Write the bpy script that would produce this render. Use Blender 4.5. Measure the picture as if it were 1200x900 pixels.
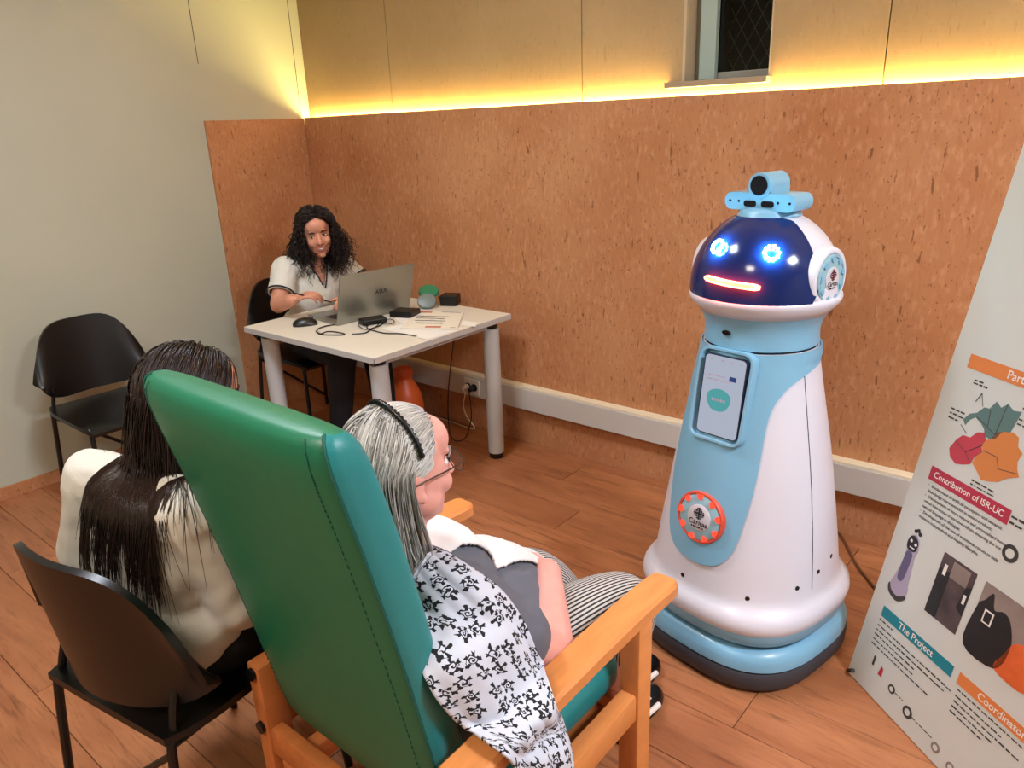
import bpy, bmesh, math, random
import numpy as np
from mathutils import Vector, Matrix, noise
from mathutils.bvhtree import BVHTree
PI = math.pi
random.seed(7); rng = np.random.default_rng(7)
for o in list(bpy.data.objects): bpy.data.objects.remove(o)
SC = bpy.context.scene; COL = SC.collection
V = Vector
def lin(h):
    h = h.lstrip('#'); c = [int(h[i:i+2], 16)/255 for i in (0, 2, 4)]
    return tuple(x/12.92 if x <= .04045 else ((x+.055)/1.055)**2.4 for x in c)+(1.,)

# ------------------------------------------------------------------ camera
FPX = 884.
CM = Matrix(((.77073689, -.18095727, .61091662), (.63606159, .27463199, -.72111228), (-.03728674, .94436843, .32676897)))
CAM = V((0, 0, 1.6))
cd = bpy.data.cameras.new('camera'); cam = bpy.data.objects.new('camera', cd); COL.objects.link(cam)
cam.matrix_world = Matrix.Translation(CAM) @ CM.to_4x4()
cd.sensor_fit = 'HORIZONTAL'; cd.sensor_width = 36; cd.lens = 36*FPX/1200; cd.clip_start = .02
SC.camera = cam
def ray(px): return (CM @ V((px[0]-600, 450-px[1], -FPX))).normalized()
def at(px, axis, val):
    r = ray(px); return CAM + r*((val-CAM[axis])/r[axis])

# ------------------------------------------------------------------ world, colour management
w = bpy.data.worlds.new('world'); SC.world = w; w.use_nodes = True
w.node_tree.nodes['Background'].inputs[0].default_value = lin('#30343c'); w.node_tree.nodes['Background'].inputs[1].default_value = .3
SC.view_settings.view_transform = 'Standard'; SC.view_settings.look = 'None'; SC.view_settings.gamma = 1
SC.view_settings.use_curve_mapping = False
SC.view_settings.exposure = 0.2
# key lamp, then two unseen lamps added as fill (each one also gets its ceiling fixture below): x, y, width, depth, watts, colour
CEIL = 2.9
LAMPS = [(1.25, 1.25, .55, .55, 98, '#eef2ff'), (-1.0, -.9, .6, .6, 42, '#fff3e6'), (-2.15, 1.0, .5, .5, 36, '#eaf1ff')]
LED_POWER = 170

# ------------------------------------------------------------------ helpers
def link(name, me, mat, parent=None, local=False):
    o = bpy.data.objects.new(name, me); COL.objects.link(o)
    if mat is not None:
        for m in (mat if isinstance(mat, (list, tuple)) else [mat]): me.materials.append(m)
    if parent is not None:
        o.parent = parent
        if not local:
            p = V((0, 0, 0)); q = parent
            while q: p += q.location; q = q.parent
            me.transform(Matrix.Translation(-p))
    return o
def obj(name, bm, mat, parent=None, local=False, smooth=True, ang=40):
    me = bpy.data.meshes.new(name)
    bmesh.ops.recalc_face_normals(bm, faces=bm.faces)
    bm.to_mesh(me); bm.free()
    if smooth:
        me.polygons.foreach_set('use_smooth', [True]*len(me.polygons))
        if ang: me.set_sharp_from_angle(angle=math.radians(ang))
    return link(name, me, mat, parent, local)
def thing(name, loc, label, cat, rotz=0, group=None):
    o = bpy.data.objects.new(name, None); COL.objects.link(o); o.empty_display_size = .1
    o.location = loc; o.rotation_euler = (0, 0, rotz)
    return tag(o, label, cat, group)
def tag(o, label, cat, group=None):
    o['label'] = label; o['category'] = cat
    if group: o['group'] = group
    return o
def struct(o, label=None):
    o['kind'] = 'structure'
    if label: o['label'] = label
    return o
def recentre(o):
    """put a single mesh object's origin at the base of the mesh"""
    vs = [v.co for v in o.data.vertices]
    c = V((sum(v.x for v in vs)/len(vs), sum(v.y for v in vs)/len(vs), min(v.z for v in vs)))
    o.data.transform(Matrix.Translation(-c)); o.location = c
    return o
def B(): return bmesh.new()
def frame_from(d, up=None):
    d = d.normalized(); up = up or (V((0, 0, 1)) if abs(d.z) < .95 else V((0, 1, 0)))
    x = up.cross(d).normalized(); return x, d.cross(x)
def box(bm, c, s, bev=0, M=None, seg=2):
    M = M or Matrix.Identity(4)
    r = bmesh.ops.create_cube(bm, size=1, matrix=M @ Matrix.Translation(c) @ Matrix.Diagonal((*s, 1)))
    if bev:
        es = list({e for v in r['verts'] for e in v.link_edges})
        bmesh.ops.bevel(bm, geom=es, offset=bev, segments=seg, affect='EDGES', profile=.5, clamp_overlap=True)
    return bm
def bx(bm, a, b, bev=0, M=None, seg=2):
    a, b = V(a), V(b); return box(bm, (a+b)/2, [abs(t) for t in (b-a)], bev, M, seg)
def loft(bm, rings, cap=True, closed=True):
    vs = [[bm.verts.new(p) for p in r] for r in rings]; n = len(rings[0])
    for a, b in zip(vs, vs[1:]):
        for i in range(n if closed else n-1):
            j = (i+1) % n; bm.faces.new((a[i], a[j], b[j], b[i]))
    if cap and closed:
        bm.faces.new(vs[0][::-1]); bm.faces.new(vs[-1])
    return vs
def ring(c, x, y, rx, ry, n=12, e=2.0):
    out = []
    for k in range(n):
        a = 2*PI*k/n; ca, sa = math.cos(a), math.sin(a)
        if e != 2: ca, sa = math.copysign(abs(ca)**(2/e), ca), math.copysign(abs(sa)**(2/e), sa)
        out.append(c + x*(rx*ca) + y*(ry*sa))
    return out
def tube(bm, pts, r, n=8, up=None, flat=1.0, e=2.0):
    pts = [V(p) for p in pts]; m = len(pts); rs = r if isinstance(r, (list, tuple)) else [r]*m
    rings = []; x = None
    for i, p in enumerate(pts):
        d = (pts[min(i+1, m-1)]-pts[max(i-1, 0)]).normalized()
        if x is None: x, y = frame_from(d, up)
        else:
            x = (x - d*x.dot(d)).normalized(); y = d.cross(x)
        rings.append(ring(p, x, y, rs[i], rs[i]*flat, n, e))
    return loft(bm, rings)
def cyl(bm, a, b, r0, r1=None, n=24): return tube(bm, [a, b], [r0, r0 if r1 is None else r1], n)
def lathe(bm, prof, n=48, M=None, e=None, cap=True):
    M = M or Matrix.Identity(4); X, Y = V((1, 0, 0)), V((0, 1, 0)); rings = []
    for i, q in enumerate(prof):
        rings.append([M @ p for p in ring(V((0, 0, q[1])), X, Y, q[0], q[0], n, q[2] if len(q) > 2 else 2.0)])
    return loft(bm, rings, cap)
def caps(bm, p0, r0, p1, r1, n=14):
    p0, p1 = V(p0), V(p1); d = (p1-p0)
    if d.length < 1e-6: d = V((0, 0, 1e-4))
    L = d.length; d.normalize(); x, y = frame_from(d); rs = []
    for k in (.12, .5, .8, 1.0):
        t = math.sqrt(max(0, 1-k*k)); rs.append(ring(p0-d*(r0*t), x, y, r0*k, r0*k, n))
    for k in (1.0, .8, .5, .12):
        t = math.sqrt(max(0, 1-k*k)); rs.append(ring(p1+d*(r1*t), x, y, r1*k, r1*k, n))
    return loft(bm, rs)
def chain(bm, pts, rs, n=14):
    for i in range(len(pts)-1): caps(bm, pts[i], rs[i], pts[i+1], rs[i+1], n)
def ell(bm, c, r, M=None, u=20, v=14):
    T = (M or Matrix.Identity(4)) @ Matrix.Translation(c) @ Matrix.Diagonal((*r, 1))
    return bmesh.ops.create_uvsphere(bm, u_segments=u, v_segments=v, radius=1, matrix=T)['verts']
def prism(bm, pts2, h, M=None):
    """extrude a 2-D outline (x, y) from z=0 to h"""
    M = M or Matrix.Identity(4); n = len(pts2)
    a = [bm.verts.new(M @ V((p[0], p[1], 0))) for p in pts2]; b = [bm.verts.new(M @ V((p[0], p[1], h))) for p in pts2]
    bm.faces.new(a[::-1]); bm.faces.new(b)
    for i in range(n): bm.faces.new((a[i], a[(i+1) % n], b[(i+1) % n], b[i]))
def rrect(w, h, r, n=5):
    out = []
    for cx, cy, a0 in ((w/2-r, h/2-r, 0), (-w/2+r, h/2-r, 90), (-w/2+r, -h/2+r, 180), (w/2-r, -h/2+r, 270)):
        for k in range(n+1):
            a = math.radians(a0+90*k/n); out.append((cx+r*math.cos(a), cy+r*math.sin(a)))
    return out
def bez(pts, n=10):
    """Catmull-Rom through points"""
    P = [V(p) for p in pts]; P = [2*P[0]-P[1]]+P+[2*P[-1]-P[-2]]; out = []
    for i in range(1, len(P)-2):
        for k in range(n):
            t = k/n; a, b, c, d = P[i-1:i+3]
            out.append(.5*((2*b)+(c-a)*t+(2*a-5*b+4*c-d)*t*t+(3*b-a-3*c+d)*t**3))
    return out+[P[-2]]
def remesh(bm, voxel, smooth=3, fac=.5, fold=0, fscale=9, seed=0, fclip=None):
    """one continuous surface out of overlapping closed volumes; returns bmesh in world coordinates"""
    me = bpy.data.meshes.new('tmp'); bmesh.ops.recalc_face_normals(bm, faces=bm.faces); bm.to_mesh(me); bm.free()
    o = bpy.data.objects.new('tmp', me); COL.objects.link(o)
    m = o.modifiers.new('r', 'REMESH'); m.mode = 'VOXEL'; m.voxel_size = voxel; m.use_smooth_shade = True
    if smooth:
        s = o.modifiers.new('s', 'SMOOTH'); s.iterations = smooth; s.factor = fac
    dg = bpy.context.evaluated_depsgraph_get(); dg.update()
    me2 = bpy.data.meshes.new_from_object(o.evaluated_get(dg))
    bpy.data.objects.remove(o); bpy.data.meshes.remove(me)
    b = B(); b.from_mesh(me2); bpy.data.meshes.remove(me2)
    if fold:
        b.normal_update(); off = V((seed*7.3, seed*3.1, 0))
        for v in b.verts:
            p = v.co*fscale+off
            f = noise.noise(p)+.5*noise.noise(p*2.3)
            v.co += v.normal*(fold*f)
    return b
def cut(b, test):
    bmesh.ops.delete(b, geom=[f for f in b.faces if test(f.calc_center_median())], context='FACES'); return b
def solidify(b, t):
    bmesh.ops.recalc_face_normals(b, faces=b.faces); bmesh.ops.solidify(b, geom=b.faces[:], thickness=t); return b

# ------------------------------------------------------------------ materials
def nodes(m): return m.node_tree.nodes, m.node_tree.links
def mat(name, col, rough=.5, metal=0, var=0, vs=4, bump=0, bs=60, spec=.5, coat=0, stretch=None, sss=0, trans=0):
    m = bpy.data.materials.new(name); m.use_nodes = True; N, L = nodes(m); p = N['Principled BSDF']
    c = lin(col) if isinstance(col, str) else col
    p.inputs['Base Color'].default_value = c; p.inputs['Roughness'].default_value = rough; p.inputs['Metallic'].default_value = metal
    p.inputs['Specular IOR Level'].default_value = spec; p.inputs['Coat Weight'].default_value = coat
    if sss: p.inputs['Subsurface Weight'].default_value = sss; p.inputs['Subsurface Radius'].default_value = (.02, .008, .004)
    if trans: p.inputs['Transmission Weight'].default_value = trans
    if var or bump:
        tc = N.new('ShaderNodeTexCoord'); mp = N.new('ShaderNodeMapping'); L.new(tc.outputs['Object'], mp.inputs[0])
        if stretch: mp.inputs['Scale'].default_value = stretch
    if var:
        nz = N.new('ShaderNodeTexNoise'); nz.inputs['Scale'].default_value = vs; nz.inputs['Detail'].default_value = 5; L.new(mp.outputs[0], nz.inputs[0])
        rp = N.new('ShaderNodeValToRGB'); rp.color_ramp.elements[0].position = .3; rp.color_ramp.elements[1].position = .7
        rp.color_ramp.elements[0].color = tuple(x*(1-var) for x in c[:3])+(1,); rp.color_ramp.elements[1].color = tuple(min(1, x*(1+var)) for x in c[:3])+(1,)
        L.new(nz.outputs[0], rp.inputs[0]); L.new(rp.outputs[0], p.inputs['Base Color'])
    if bump:
        nb = N.new('ShaderNodeTexNoise'); nb.inputs['Scale'].default_value = bs; nb.inputs['Detail'].default_value = 3; L.new(mp.outputs[0], nb.inputs[0])
        bp = N.new('ShaderNodeBump'); bp.inputs['Strength'].default_value = bump; bp.inputs['Distance'].default_value = .01
        L.new(nb.outputs[0], bp.inputs['Height']); L.new(bp.outputs[0], p.inputs['Normal'])
    return m
def emit(name, col, s):
    m = bpy.data.materials.new(name); m.use_nodes = True; p = m.node_tree.nodes['Principled BSDF']
    p.inputs['Base Color'].default_value = (0, 0, 0, 1); p.inputs['Emission Color'].default_value = lin(col); p.inputs['Emission Strength'].default_value = s
    return m
def mix_rgb(N, L, fac, a, b):
    n = N.new('ShaderNodeMix'); n.data_type = 'RGBA'
    for s, v in ((n.inputs[0], fac), (n.inputs[6], a), (n.inputs[7], b)):
        if hasattr(v, 'is_linked'): L.new(v, s)
        else: s.default_value = v
    return n.outputs[2]
def math_n(N, L, op, a, b=0.0, clamp=False):
    n = N.new('ShaderNodeMath'); n.operation = op; n.use_clamp = clamp
    for i, v in ((0, a), (1, b)):
        if hasattr(v, 'is_linked'): L.new(v, n.inputs[i])
        else: n.inputs[i].default_value = v
    return n.outputs[0]
def m_osb(name, base, dark, light, speck, k=1.0):
    """oriented-strand board: broad mottling, slanted dark flakes and small specks"""
    m = bpy.data.materials.new(name); m.use_nodes = True; N, L = nodes(m); p = N['Principled BSDF']
    p.inputs['Roughness'].default_value = .55; p.inputs['Specular IOR Level'].default_value = .25
    tc = N.new('ShaderNodeTexCoord')
    def nz(scale, sc=(1, 1, 1), rot=(0, 0, 0), det=3):
        mp = N.new('ShaderNodeMapping'); mp.inputs['Scale'].default_value = sc; mp.inputs['Rotation'].default_value = rot; L.new(tc.outputs['Object'], mp.inputs[0])
        n = N.new('ShaderNodeTexNoise'); n.inputs['Scale'].default_value = scale; n.inputs['Detail'].default_value = det; L.new(mp.outputs[0], n.inputs[0]); return n.outputs[0]
    def ramp(v, a, b):
        r = N.new('ShaderNodeMapRange'); r.inputs[1].default_value = a; r.inputs[2].default_value = b; L.new(v, r.inputs[0]); return r.outputs[0]
    c = mix_rgb(N, L, ramp(nz(1.8), .3, .72), lin(base), lin(dark))
    c = mix_rgb(N, L, math_n(N, L, 'MULTIPLY', ramp(nz(55, (1, 1, .45), (0, .5, 0)), .5, .72), .5*k), c, lin(light))
    c = mix_rgb(N, L, math_n(N, L, 'MULTIPLY', ramp(nz(70, (1, 1, .3), (.35, .75, 0), 4), .56, .7), .55*k), c, lin(dark))
    c = mix_rgb(N, L, math_n(N, L, 'MULTIPLY', ramp(nz(62, (1, 1, .22), (-.3, -.6, 0), 3), .67, .70), .6*k), c, lin(speck))
    c = mix_rgb(N, L, math_n(N, L, 'MULTIPLY', ramp(nz(120, (1, 1, .45), (.2, .1, 0), 2), .655, .70), .55*k), c, lin(speck))
    c = mix_rgb(N, L, math_n(N, L, 'MULTIPLY', ramp(nz(14, (1, 1, .3), (.3, .6, 0), 3), .68, .74), .5*k), c, lin(dark))
    L.new(c, p.inputs['Base Color'])
    bp = N.new('ShaderNodeBump'); bp.inputs['Strength'].default_value = .25; bp.inputs['Distance'].default_value = .004
    L.new(nz(60, (1, 1, .4), (.2, .4, 0)), bp.inputs['Height']); L.new(bp.outputs[0], p.inputs['Normal'])
    return m
def m_floor():
    m = bpy.data.materials.new('laminate'); m.use_nodes = True; N, L = nodes(m); p = N['Principled BSDF']
    p.inputs['Roughness'].default_value = .38; p.inputs['Specular IOR Level'].default_value = .35
    tc = N.new('ShaderNodeTexCoord'); oi = N.new('ShaderNodeObjectInfo')
    vm = N.new('ShaderNodeVectorMath'); vm.operation = 'ADD'; L.new(tc.outputs['Object'], vm.inputs[0])
    cx = N.new('ShaderNodeCombineXYZ'); L.new(math_n(N, L, 'MULTIPLY', oi.outputs['Random'], 37.), cx.inputs[0]); L.new(math_n(N, L, 'MULTIPLY', oi.outputs['Random'], 11.), cx.inputs[2]); L.new(cx.outputs[0], vm.inputs[1])
    def nz(scale, sc, det=5):
        mp = N.new('ShaderNodeMapping'); mp.inputs['Scale'].default_value = sc; L.new(vm.outputs[0], mp.inputs[0])
        n = N.new('ShaderNodeTexNoise'); n.inputs['Scale'].default_value = scale; n.inputs['Detail'].default_value = det; n.inputs['Distortion'].default_value = .6; L.new(mp.outputs[0], n.inputs[0]); return n.outputs[0]
    def ramp(v, a, b):
        r = N.new('ShaderNodeMapRange'); r.inputs[1].default_value = a; r.inputs[2].default_value = b; L.new(v, r.inputs[0]); return r.outputs[0]
    c = mix_rgb(N, L, ramp(nz(3, (1, 5, 1)), .3, .7), lin('#b97c53'), lin('#9c613e'))
    c = mix_rgb(N, L, math_n(N, L, 'MULTIPLY', ramp(nz(6, (.8, 9, 1)), .56, .72), .75), c, lin('#6e4128'))
    c = mix_rgb(N, L, math_n(N, L, 'MULTIPLY', ramp(nz(22, (.7, 8, 1), 3), .55, .75), .35), c, lin('#5f3722'))
    c = mix_rgb(N, L, math_n(N, L, 'MULTIPLY', oi.outputs['Random'], .3), c, lin('#935c3a'))
    L.new(c, p.inputs['Base Color'])
    return m
def m_hair(name, cols, rough=.38, spec=.5):
    m = bpy.data.materials.new(name); m.use_nodes = True; N, L = nodes(m); p = N['Principled BSDF']
    a = N.new('ShaderNodeAttribute'); a.attribute_name = 'tone'; r = N.new('ShaderNodeValToRGB')
    e = r.color_ramp.elements
    while len(e) < len(cols): e.new(.5)
    for i, c in enumerate(cols): e[i].position = i/(len(cols)-1); e[i].color = lin(c)
    L.new(a.outputs['Fac'], r.inputs[0]); L.new(r.outputs[0], p.inputs['Base Color']); p.inputs['Roughness'].default_value = rough; p.inputs['Specular IOR Level'].default_value = spec
    return m
def m_floral():
    """white cotton printed with small black rose sprigs"""
    m = bpy.data.materials.new('floral_cotton'); m.use_nodes = True; N, L = nodes(m); p = N['Principled BSDF']; p.inputs['Roughness'].default_value = .85
    tc = N.new('ShaderNodeTexCoord'); vo = N.new('ShaderNodeTexVoronoi'); vo.feature = 'F1'; vo.voronoi_dimensions = '2D'
    vo.inputs['Scale'].default_value = 26.; vo.inputs['Randomness'].default_value = .4; L.new(tc.outputs['UV'], vo.inputs['Vector'])
    mu = N.new('ShaderNodeVectorMath'); mu.operation = 'SCALE'; L.new(tc.outputs['UV'], mu.inputs[0]); mu.inputs['Scale'].default_value = 1.
    sub = N.new('ShaderNodeVectorMath'); sub.operation = 'SUBTRACT'; L.new(mu.outputs[0], sub.inputs[0]); L.new(vo.outputs['Position'], sub.inputs[1])
    sp = N.new('ShaderNodeSeparateXYZ'); L.new(sub.outputs[0], sp.inputs[0])
    ang = math_n(N, L, 'ARCTAN2', sp.outputs[1], sp.outputs[0]); cr = N.new('ShaderNodeSeparateColor'); L.new(vo.outputs['Color'], cr.inputs[0])
    ph = math_n(N, L, 'MULTIPLY', cr.outputs[0], 6.28)
    d = vo.outputs['Distance']
    nz = N.new('ShaderNodeTexNoise'); nz.inputs['Scale'].default_value = 95; nz.inputs['Detail'].default_value = 1; L.new(tc.outputs['UV'], nz.inputs[0])
    dn = math_n(N, L, 'ADD', d, math_n(N, L, 'MULTIPLY', math_n(N, L, 'SUBTRACT', nz.outputs[0], .5), .45))
    # spiral rose: ridges in (distance*k + angle)
    spir = math_n(N, L, 'SINE', math_n(N, L, 'ADD', math_n(N, L, 'MULTIPLY', dn, 34.), math_n(N, L, 'ADD', ang, ph)))
    rose = math_n(N, L, 'MULTIPLY', math_n(N, L, 'GREATER_THAN', spir, -.1), math_n(N, L, 'LESS_THAN', dn, .29))
    # leaves: three blades outside the rose
    pet = math_n(N, L, 'SINE', math_n(N, L, 'ADD', math_n(N, L, 'MULTIPLY', ang, 5.), ph))
    leaf = math_n(N, L, 'MULTIPLY', math_n(N, L, 'GREATER_THAN', pet, .3), math_n(N, L, 'MULTIPLY', math_n(N, L, 'LESS_THAN', dn, .42), math_n(N, L, 'GREATER_THAN', dn, .2)))
    k = math_n(N, L, 'MAXIMUM', rose, leaf)
    L.new(mix_rgb(N, L, k, lin('#cdd3e0'), lin('#15171c')), p.inputs['Base Color'])
    return m
def m_stripes():
    """leggings: thin black and white lines running down the leg (u = round the leg)"""
    m = bpy.data.materials.new('striped_jersey'); m.use_nodes = True; N, L = nodes(m); p = N['Principled BSDF']; p.inputs['Roughness'].default_value = .85
    tc = N.new('ShaderNodeTexCoord'); s = N.new('ShaderNodeSeparateXYZ'); L.new(tc.outputs['UV'], s.inputs[0])
    v = math_n(N, L, 'SINE', math_n(N, L, 'MULTIPLY', s.outputs[0], 2*PI*66))
    L.new(mix_rgb(N, L, math_n(N, L, 'GREATER_THAN', v, -.1), lin('#20242a'), lin('#c3c2bb')), p.inputs['Base Color'])
    return m

M_wall = mat('painted_plaster', '#b7b8a5', .8, var=.05, vs=1.2, bump=.05, bs=90)
M_osb = m_osb('strand_board', '#c28c62', '#ad7148', '#cf9c74', '#5c3018')
M_upper = m_osb('sealed_particle_board', '#aa926c', '#9d845d', '#b29b76', '#75603f', .45)
M_floor = m_floor()
M_ceil = mat('ceiling_paint', '#cfcabc', .9)
M_dark = mat('dark_gap', '#17120e', .8)
M_plast = mat('painted_metal_duct', '#c6c4be', .45)
M_ductlip = mat('duct_lip', '#e8dcc0', .5)
M_black = mat('black_plastic', '#080808', .34, bump=.04, bs=300)
M_blackm = mat('black_metal', '#0c0c0d', .4)
M_wood = mat('beech_wood', '#d68a4c', .42, var=.1, vs=7, stretch=(9, 1.2, 3))
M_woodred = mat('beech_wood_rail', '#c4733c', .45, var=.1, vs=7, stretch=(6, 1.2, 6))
M_green = mat('green_vinyl', '#16704f', .42, var=.04, vs=30, bump=.06, bs=400)
M_teal = mat('teal_vinyl', '#1f7f80', .42, var=.04, vs=30, bump=.05, bs=400)
M_seam = mat('seam_thread', '#0d5a4e', .7)
M_white = mat('robot_white_shell', '#d8d8e2', .35, coat=.15)
M_blue = mat('robot_blue_shell', '#7db3cf', .36, coat=.15)
M_bump = mat('rubber_bumper', '#3a3b42', .55)
M_visor = mat('visor_glass', '#16275e', .14, spec=.35)
M_lens = mat('lens_black', '#0a0d16', .08)
M_skin = mat('skin', '#cf9074', .5, var=.06, vs=18, sss=.08)
M_skinp = mat('skin_pink', '#e0a193', .5, var=.06, vs=25, sss=.1)
M_lips = mat('lips', '#a8574e', .4)
M_eyew = mat('eye_white', '#e8e2da', .25)
M_iris = mat('iris', '#2a1a12', .2)
M_wcloth = mat('white_cotton', '#d9d6ca', .85, bump=.08, bs=220)
M_wcloth2 = mat('white_knit', '#e4e2e0', .9, bump=.1, bs=260)
M_grey = mat('grey_jersey', '#62656f', .85, bump=.08, bs=260)
M_navy = mat('navy_trousers', '#11131d', .85)
M_darkp = mat('dark_trousers', '#15141a', .85)
M_pipe = mat('dark_piping', '#1a1d2c', .8)
M_alu = mat('brushed_aluminium', '#9d9c92', .35, metal=.75)
M_desk = mat('desk_laminate', '#ded6c4', .45, var=.02)
M_deskedge = mat('desk_edge', '#bdbdba', .5)
M_leg = mat('grey_leg_paint', '#b9bcbc', .4)
M_paper = mat('paper', '#e6ddc9', .85)
M_paper2 = mat('paper_sheet_white', '#e9e5da', .85)
M_ink = mat('printed_ink', '#3c3936', .8)
M_inkr = mat('printed_red_ink', '#c56a52', .8)
M_orange = mat('orange_plastic', '#e8692c', .4)
M_brass = mat('dark_bronze_wire', '#4a3426', .35, metal=.5)
M_sheet = mat('banner_vinyl', '#ced3cd', .5)
M_or = mat('print_orange', '#d9803f', .6); M_crim = mat('print_crimson', '#b02a44', .6); M_tealp = mat('print_teal', '#15808f', .6)
M_mapt = mat('print_map_green', '#587874', .6); M_mapr = mat('print_map_red', '#bd3b4a', .6); M_mapo = mat('print_map_orange', '#d0803f', .6)
M_tw = mat('print_white', '#ece6de', .6)
M_ph1 = mat('print_photo_dark', '#4a3d3c', .5, var=.5, vs=14); M_ph2 = mat('print_photo_black', '#1c1918', .5, var=.3, vs=20)
M_ph3 = mat('print_photo_pale', '#8a7c74', .5, var=.2, vs=12); M_ph4 = mat('print_photo_orange', '#d9632c', .5, var=.2, vs=12)
M_lav = mat('print_lavender', '#a99fb5', .6); M_lavd = mat('print_violet', '#5f5878', .6)
M_screen = emit('screen_glow', '#cdd6ea', .55); M_screent = emit('screen_teal', '#58b7bb', .6); M_screenb = emit('screen_blue', '#2c4a94', .5)
M_eyeled = emit('eye_led', '#74dcff', 240.); M_mouth = emit('mouth_led', '#ff2a18', 150.); M_mouthc = emit('mouth_core', '#ffb43c', 8.)
M_redled = emit('red_led', '#ff4a34', 1.3)
M_red = mat('red_ring', '#d2543f', .4)
M_badge = mat('badge_face', '#c9c6cc', .4)
M_gear = mat('gear_disc', '#8fb9c6', .4)
M_lensclear = mat('spectacle_lens', '#e8eeee', .05); M_lensclear.node_tree.nodes['Principled BSDF'].inputs['Alpha'].default_value = .12
M_glass = mat('window_glass', '#aab4b0', .03, trans=1.0)
M_night = mat('night_outside', '#16180f', .9)
M_frame = mat('window_aluminium', '#8f8d80', .4, metal=.3)
M_reveal = mat('window_reveal', '#b7a58a', .7)
M_sill = mat('stone_sill', '#a58f70', .6)
M_led = emit('led_tape', '#ffe488', LED_POWER)
M_lampd = emit('lamp_diffuser', '#fff6e8', 3.)

# ------------------------------------------------------------------ the room
XL, XR, YF, YB, YU = -3.95, 2.9, -2.6, 2.85, 2.915
ZP = 1.675
fl = struct(obj('floor', bx(B(), (XL-.1, YF-.1, -.08), (XR+.1, YU+.15, -.006)), M_dark), 'wooden laminate plank floor')
PW, PL = .192, 1.28; bm = bx(B(), (0, 0, -.006), (PL-.0022, PW-.0018, 0), .0012, seg=1)
pm = bpy.data.meshes.new('plank'); bm.to_mesh(pm); bm.free(); pm.materials.append(M_floor)
y = YB-PW*.35; row = 0
while y > YF-.2:
    x = XL-.05-[0, .47, .93, .23, .71][row % 5]
    while x < XR:
        o = bpy.data.objects.new('plank', pm); COL.objects.link(o); o.parent = fl; o.location = (x, y, 0)
        x += PL
    y -= PW; row += 1
wl = struct(obj('wall_left', bx(B(), (XL-.15, YF, 0), (XL, YU+.15, CEIL)), M_wall, smooth=False), 'pale painted plaster wall')
# thin joint in the plaster and the strand-board cladding beside the desk
obj('joint', bx(B(), (XL-.001, 2.243, 1.95), (XL+.0012, 2.246, CEIL)), M_dark, wl, smooth=False)
obj('joint', bx(B(), (XL-.001, YU-.075, ZP+.02), (XL+.0012, YU-.072, CEIL)), M_dark, wl, smooth=False)
obj('cladding_board', bx(B(), (XL, 2.222, 0), (XL+.016, YB, ZP-.004), .0015), M_osb, wl, smooth=False)
struct(obj('baseboard_left', bx(B(), (XL, YF, 0), (XL+.014, 2.2215, .062), .0015), M_osb, smooth=False), 'strand board skirting strip')
# back wall: core with the window hole, boards 1.22 m wide above, strand board below
WX0, WX1, WZ0, WZ1 = -1.52, -1.165, 1.728, 2.5
bm = B()
bx(bm, (XL-.15, YU, 0), (WX0, YU+.2, CEIL)); bx(bm, (WX1, YU, 0), (XR+.15, YU+.2, CEIL)); bx(bm, (WX0, YU, 0), (WX1, YU+.2, WZ0)); bx(bm, (WX0, YU, WZ1), (WX1, YU+.2, CEIL))
wb = struct(obj('wall_back', bm, M_dark, smooth=False), 'board-clad back wall with a lit ledge')
seams = [XL, -3.217, -1.995, -.773, .449, 1.671, XR]
for a, b in zip(seams, seams[1:]):
    bm = B(); g = .002; z0, z1 = 1.60, CEIL-.002
    if a < WX0 and b > WX1:
        bx(bm, (a+g, YU-.012, z0), (WX0, YU, z1)); bx(bm, (WX1, YU-.012, z0), (b-g, YU, z1)); bx(bm, (WX0, YU-.012, z0), (WX1, YU, WZ0)); bx(bm, (WX0, YU-.012, WZ1), (WX1, YU, z1))
    else: bx(bm, (a+g, YU-.012, z0), (b-g, YU, z1))
    obj('wall_board', bm, M_upper, wb, smooth=False)
obj('cladding_board', bx(B(), (XL+.016, YB, 0), (XR, YB+.018, ZP), .0015), M_osb, wb, smooth=False)
obj('ledge_floor', bx(B(), (XL+.016, YB+.018, ZP-.045), (XR, YU-.012, ZP-.03)), M_upper, wb, smooth=False)
led = obj('led_strip', bx(B(), (XL+.03, YB+.035, ZP-.03), (XR-.02, YB+.047, ZP-.013)), M_led, smooth=False)
tag(recentre(led), 'glowing warm yellow led strip along the top of the board cladding', 'led strip')
struct(obj('wall_right', bx(B(), (XR, YF, 0), (XR+.15, YU+.15, CEIL)), M_wall, smooth=False), 'pale plaster wall')
struct(obj('wall_front', bx(B(), (XL, YF-.15, 0), (XR, YF, CEIL)), M_wall, smooth=False), 'pale plaster wall')
struct(obj('ceiling', bx(B(), (XL-.1, YF-.1, CEIL), (XR+.1, YU+.2, CEIL+.1)), M_ceil, smooth=False), 'plain pale ceiling')
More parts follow.
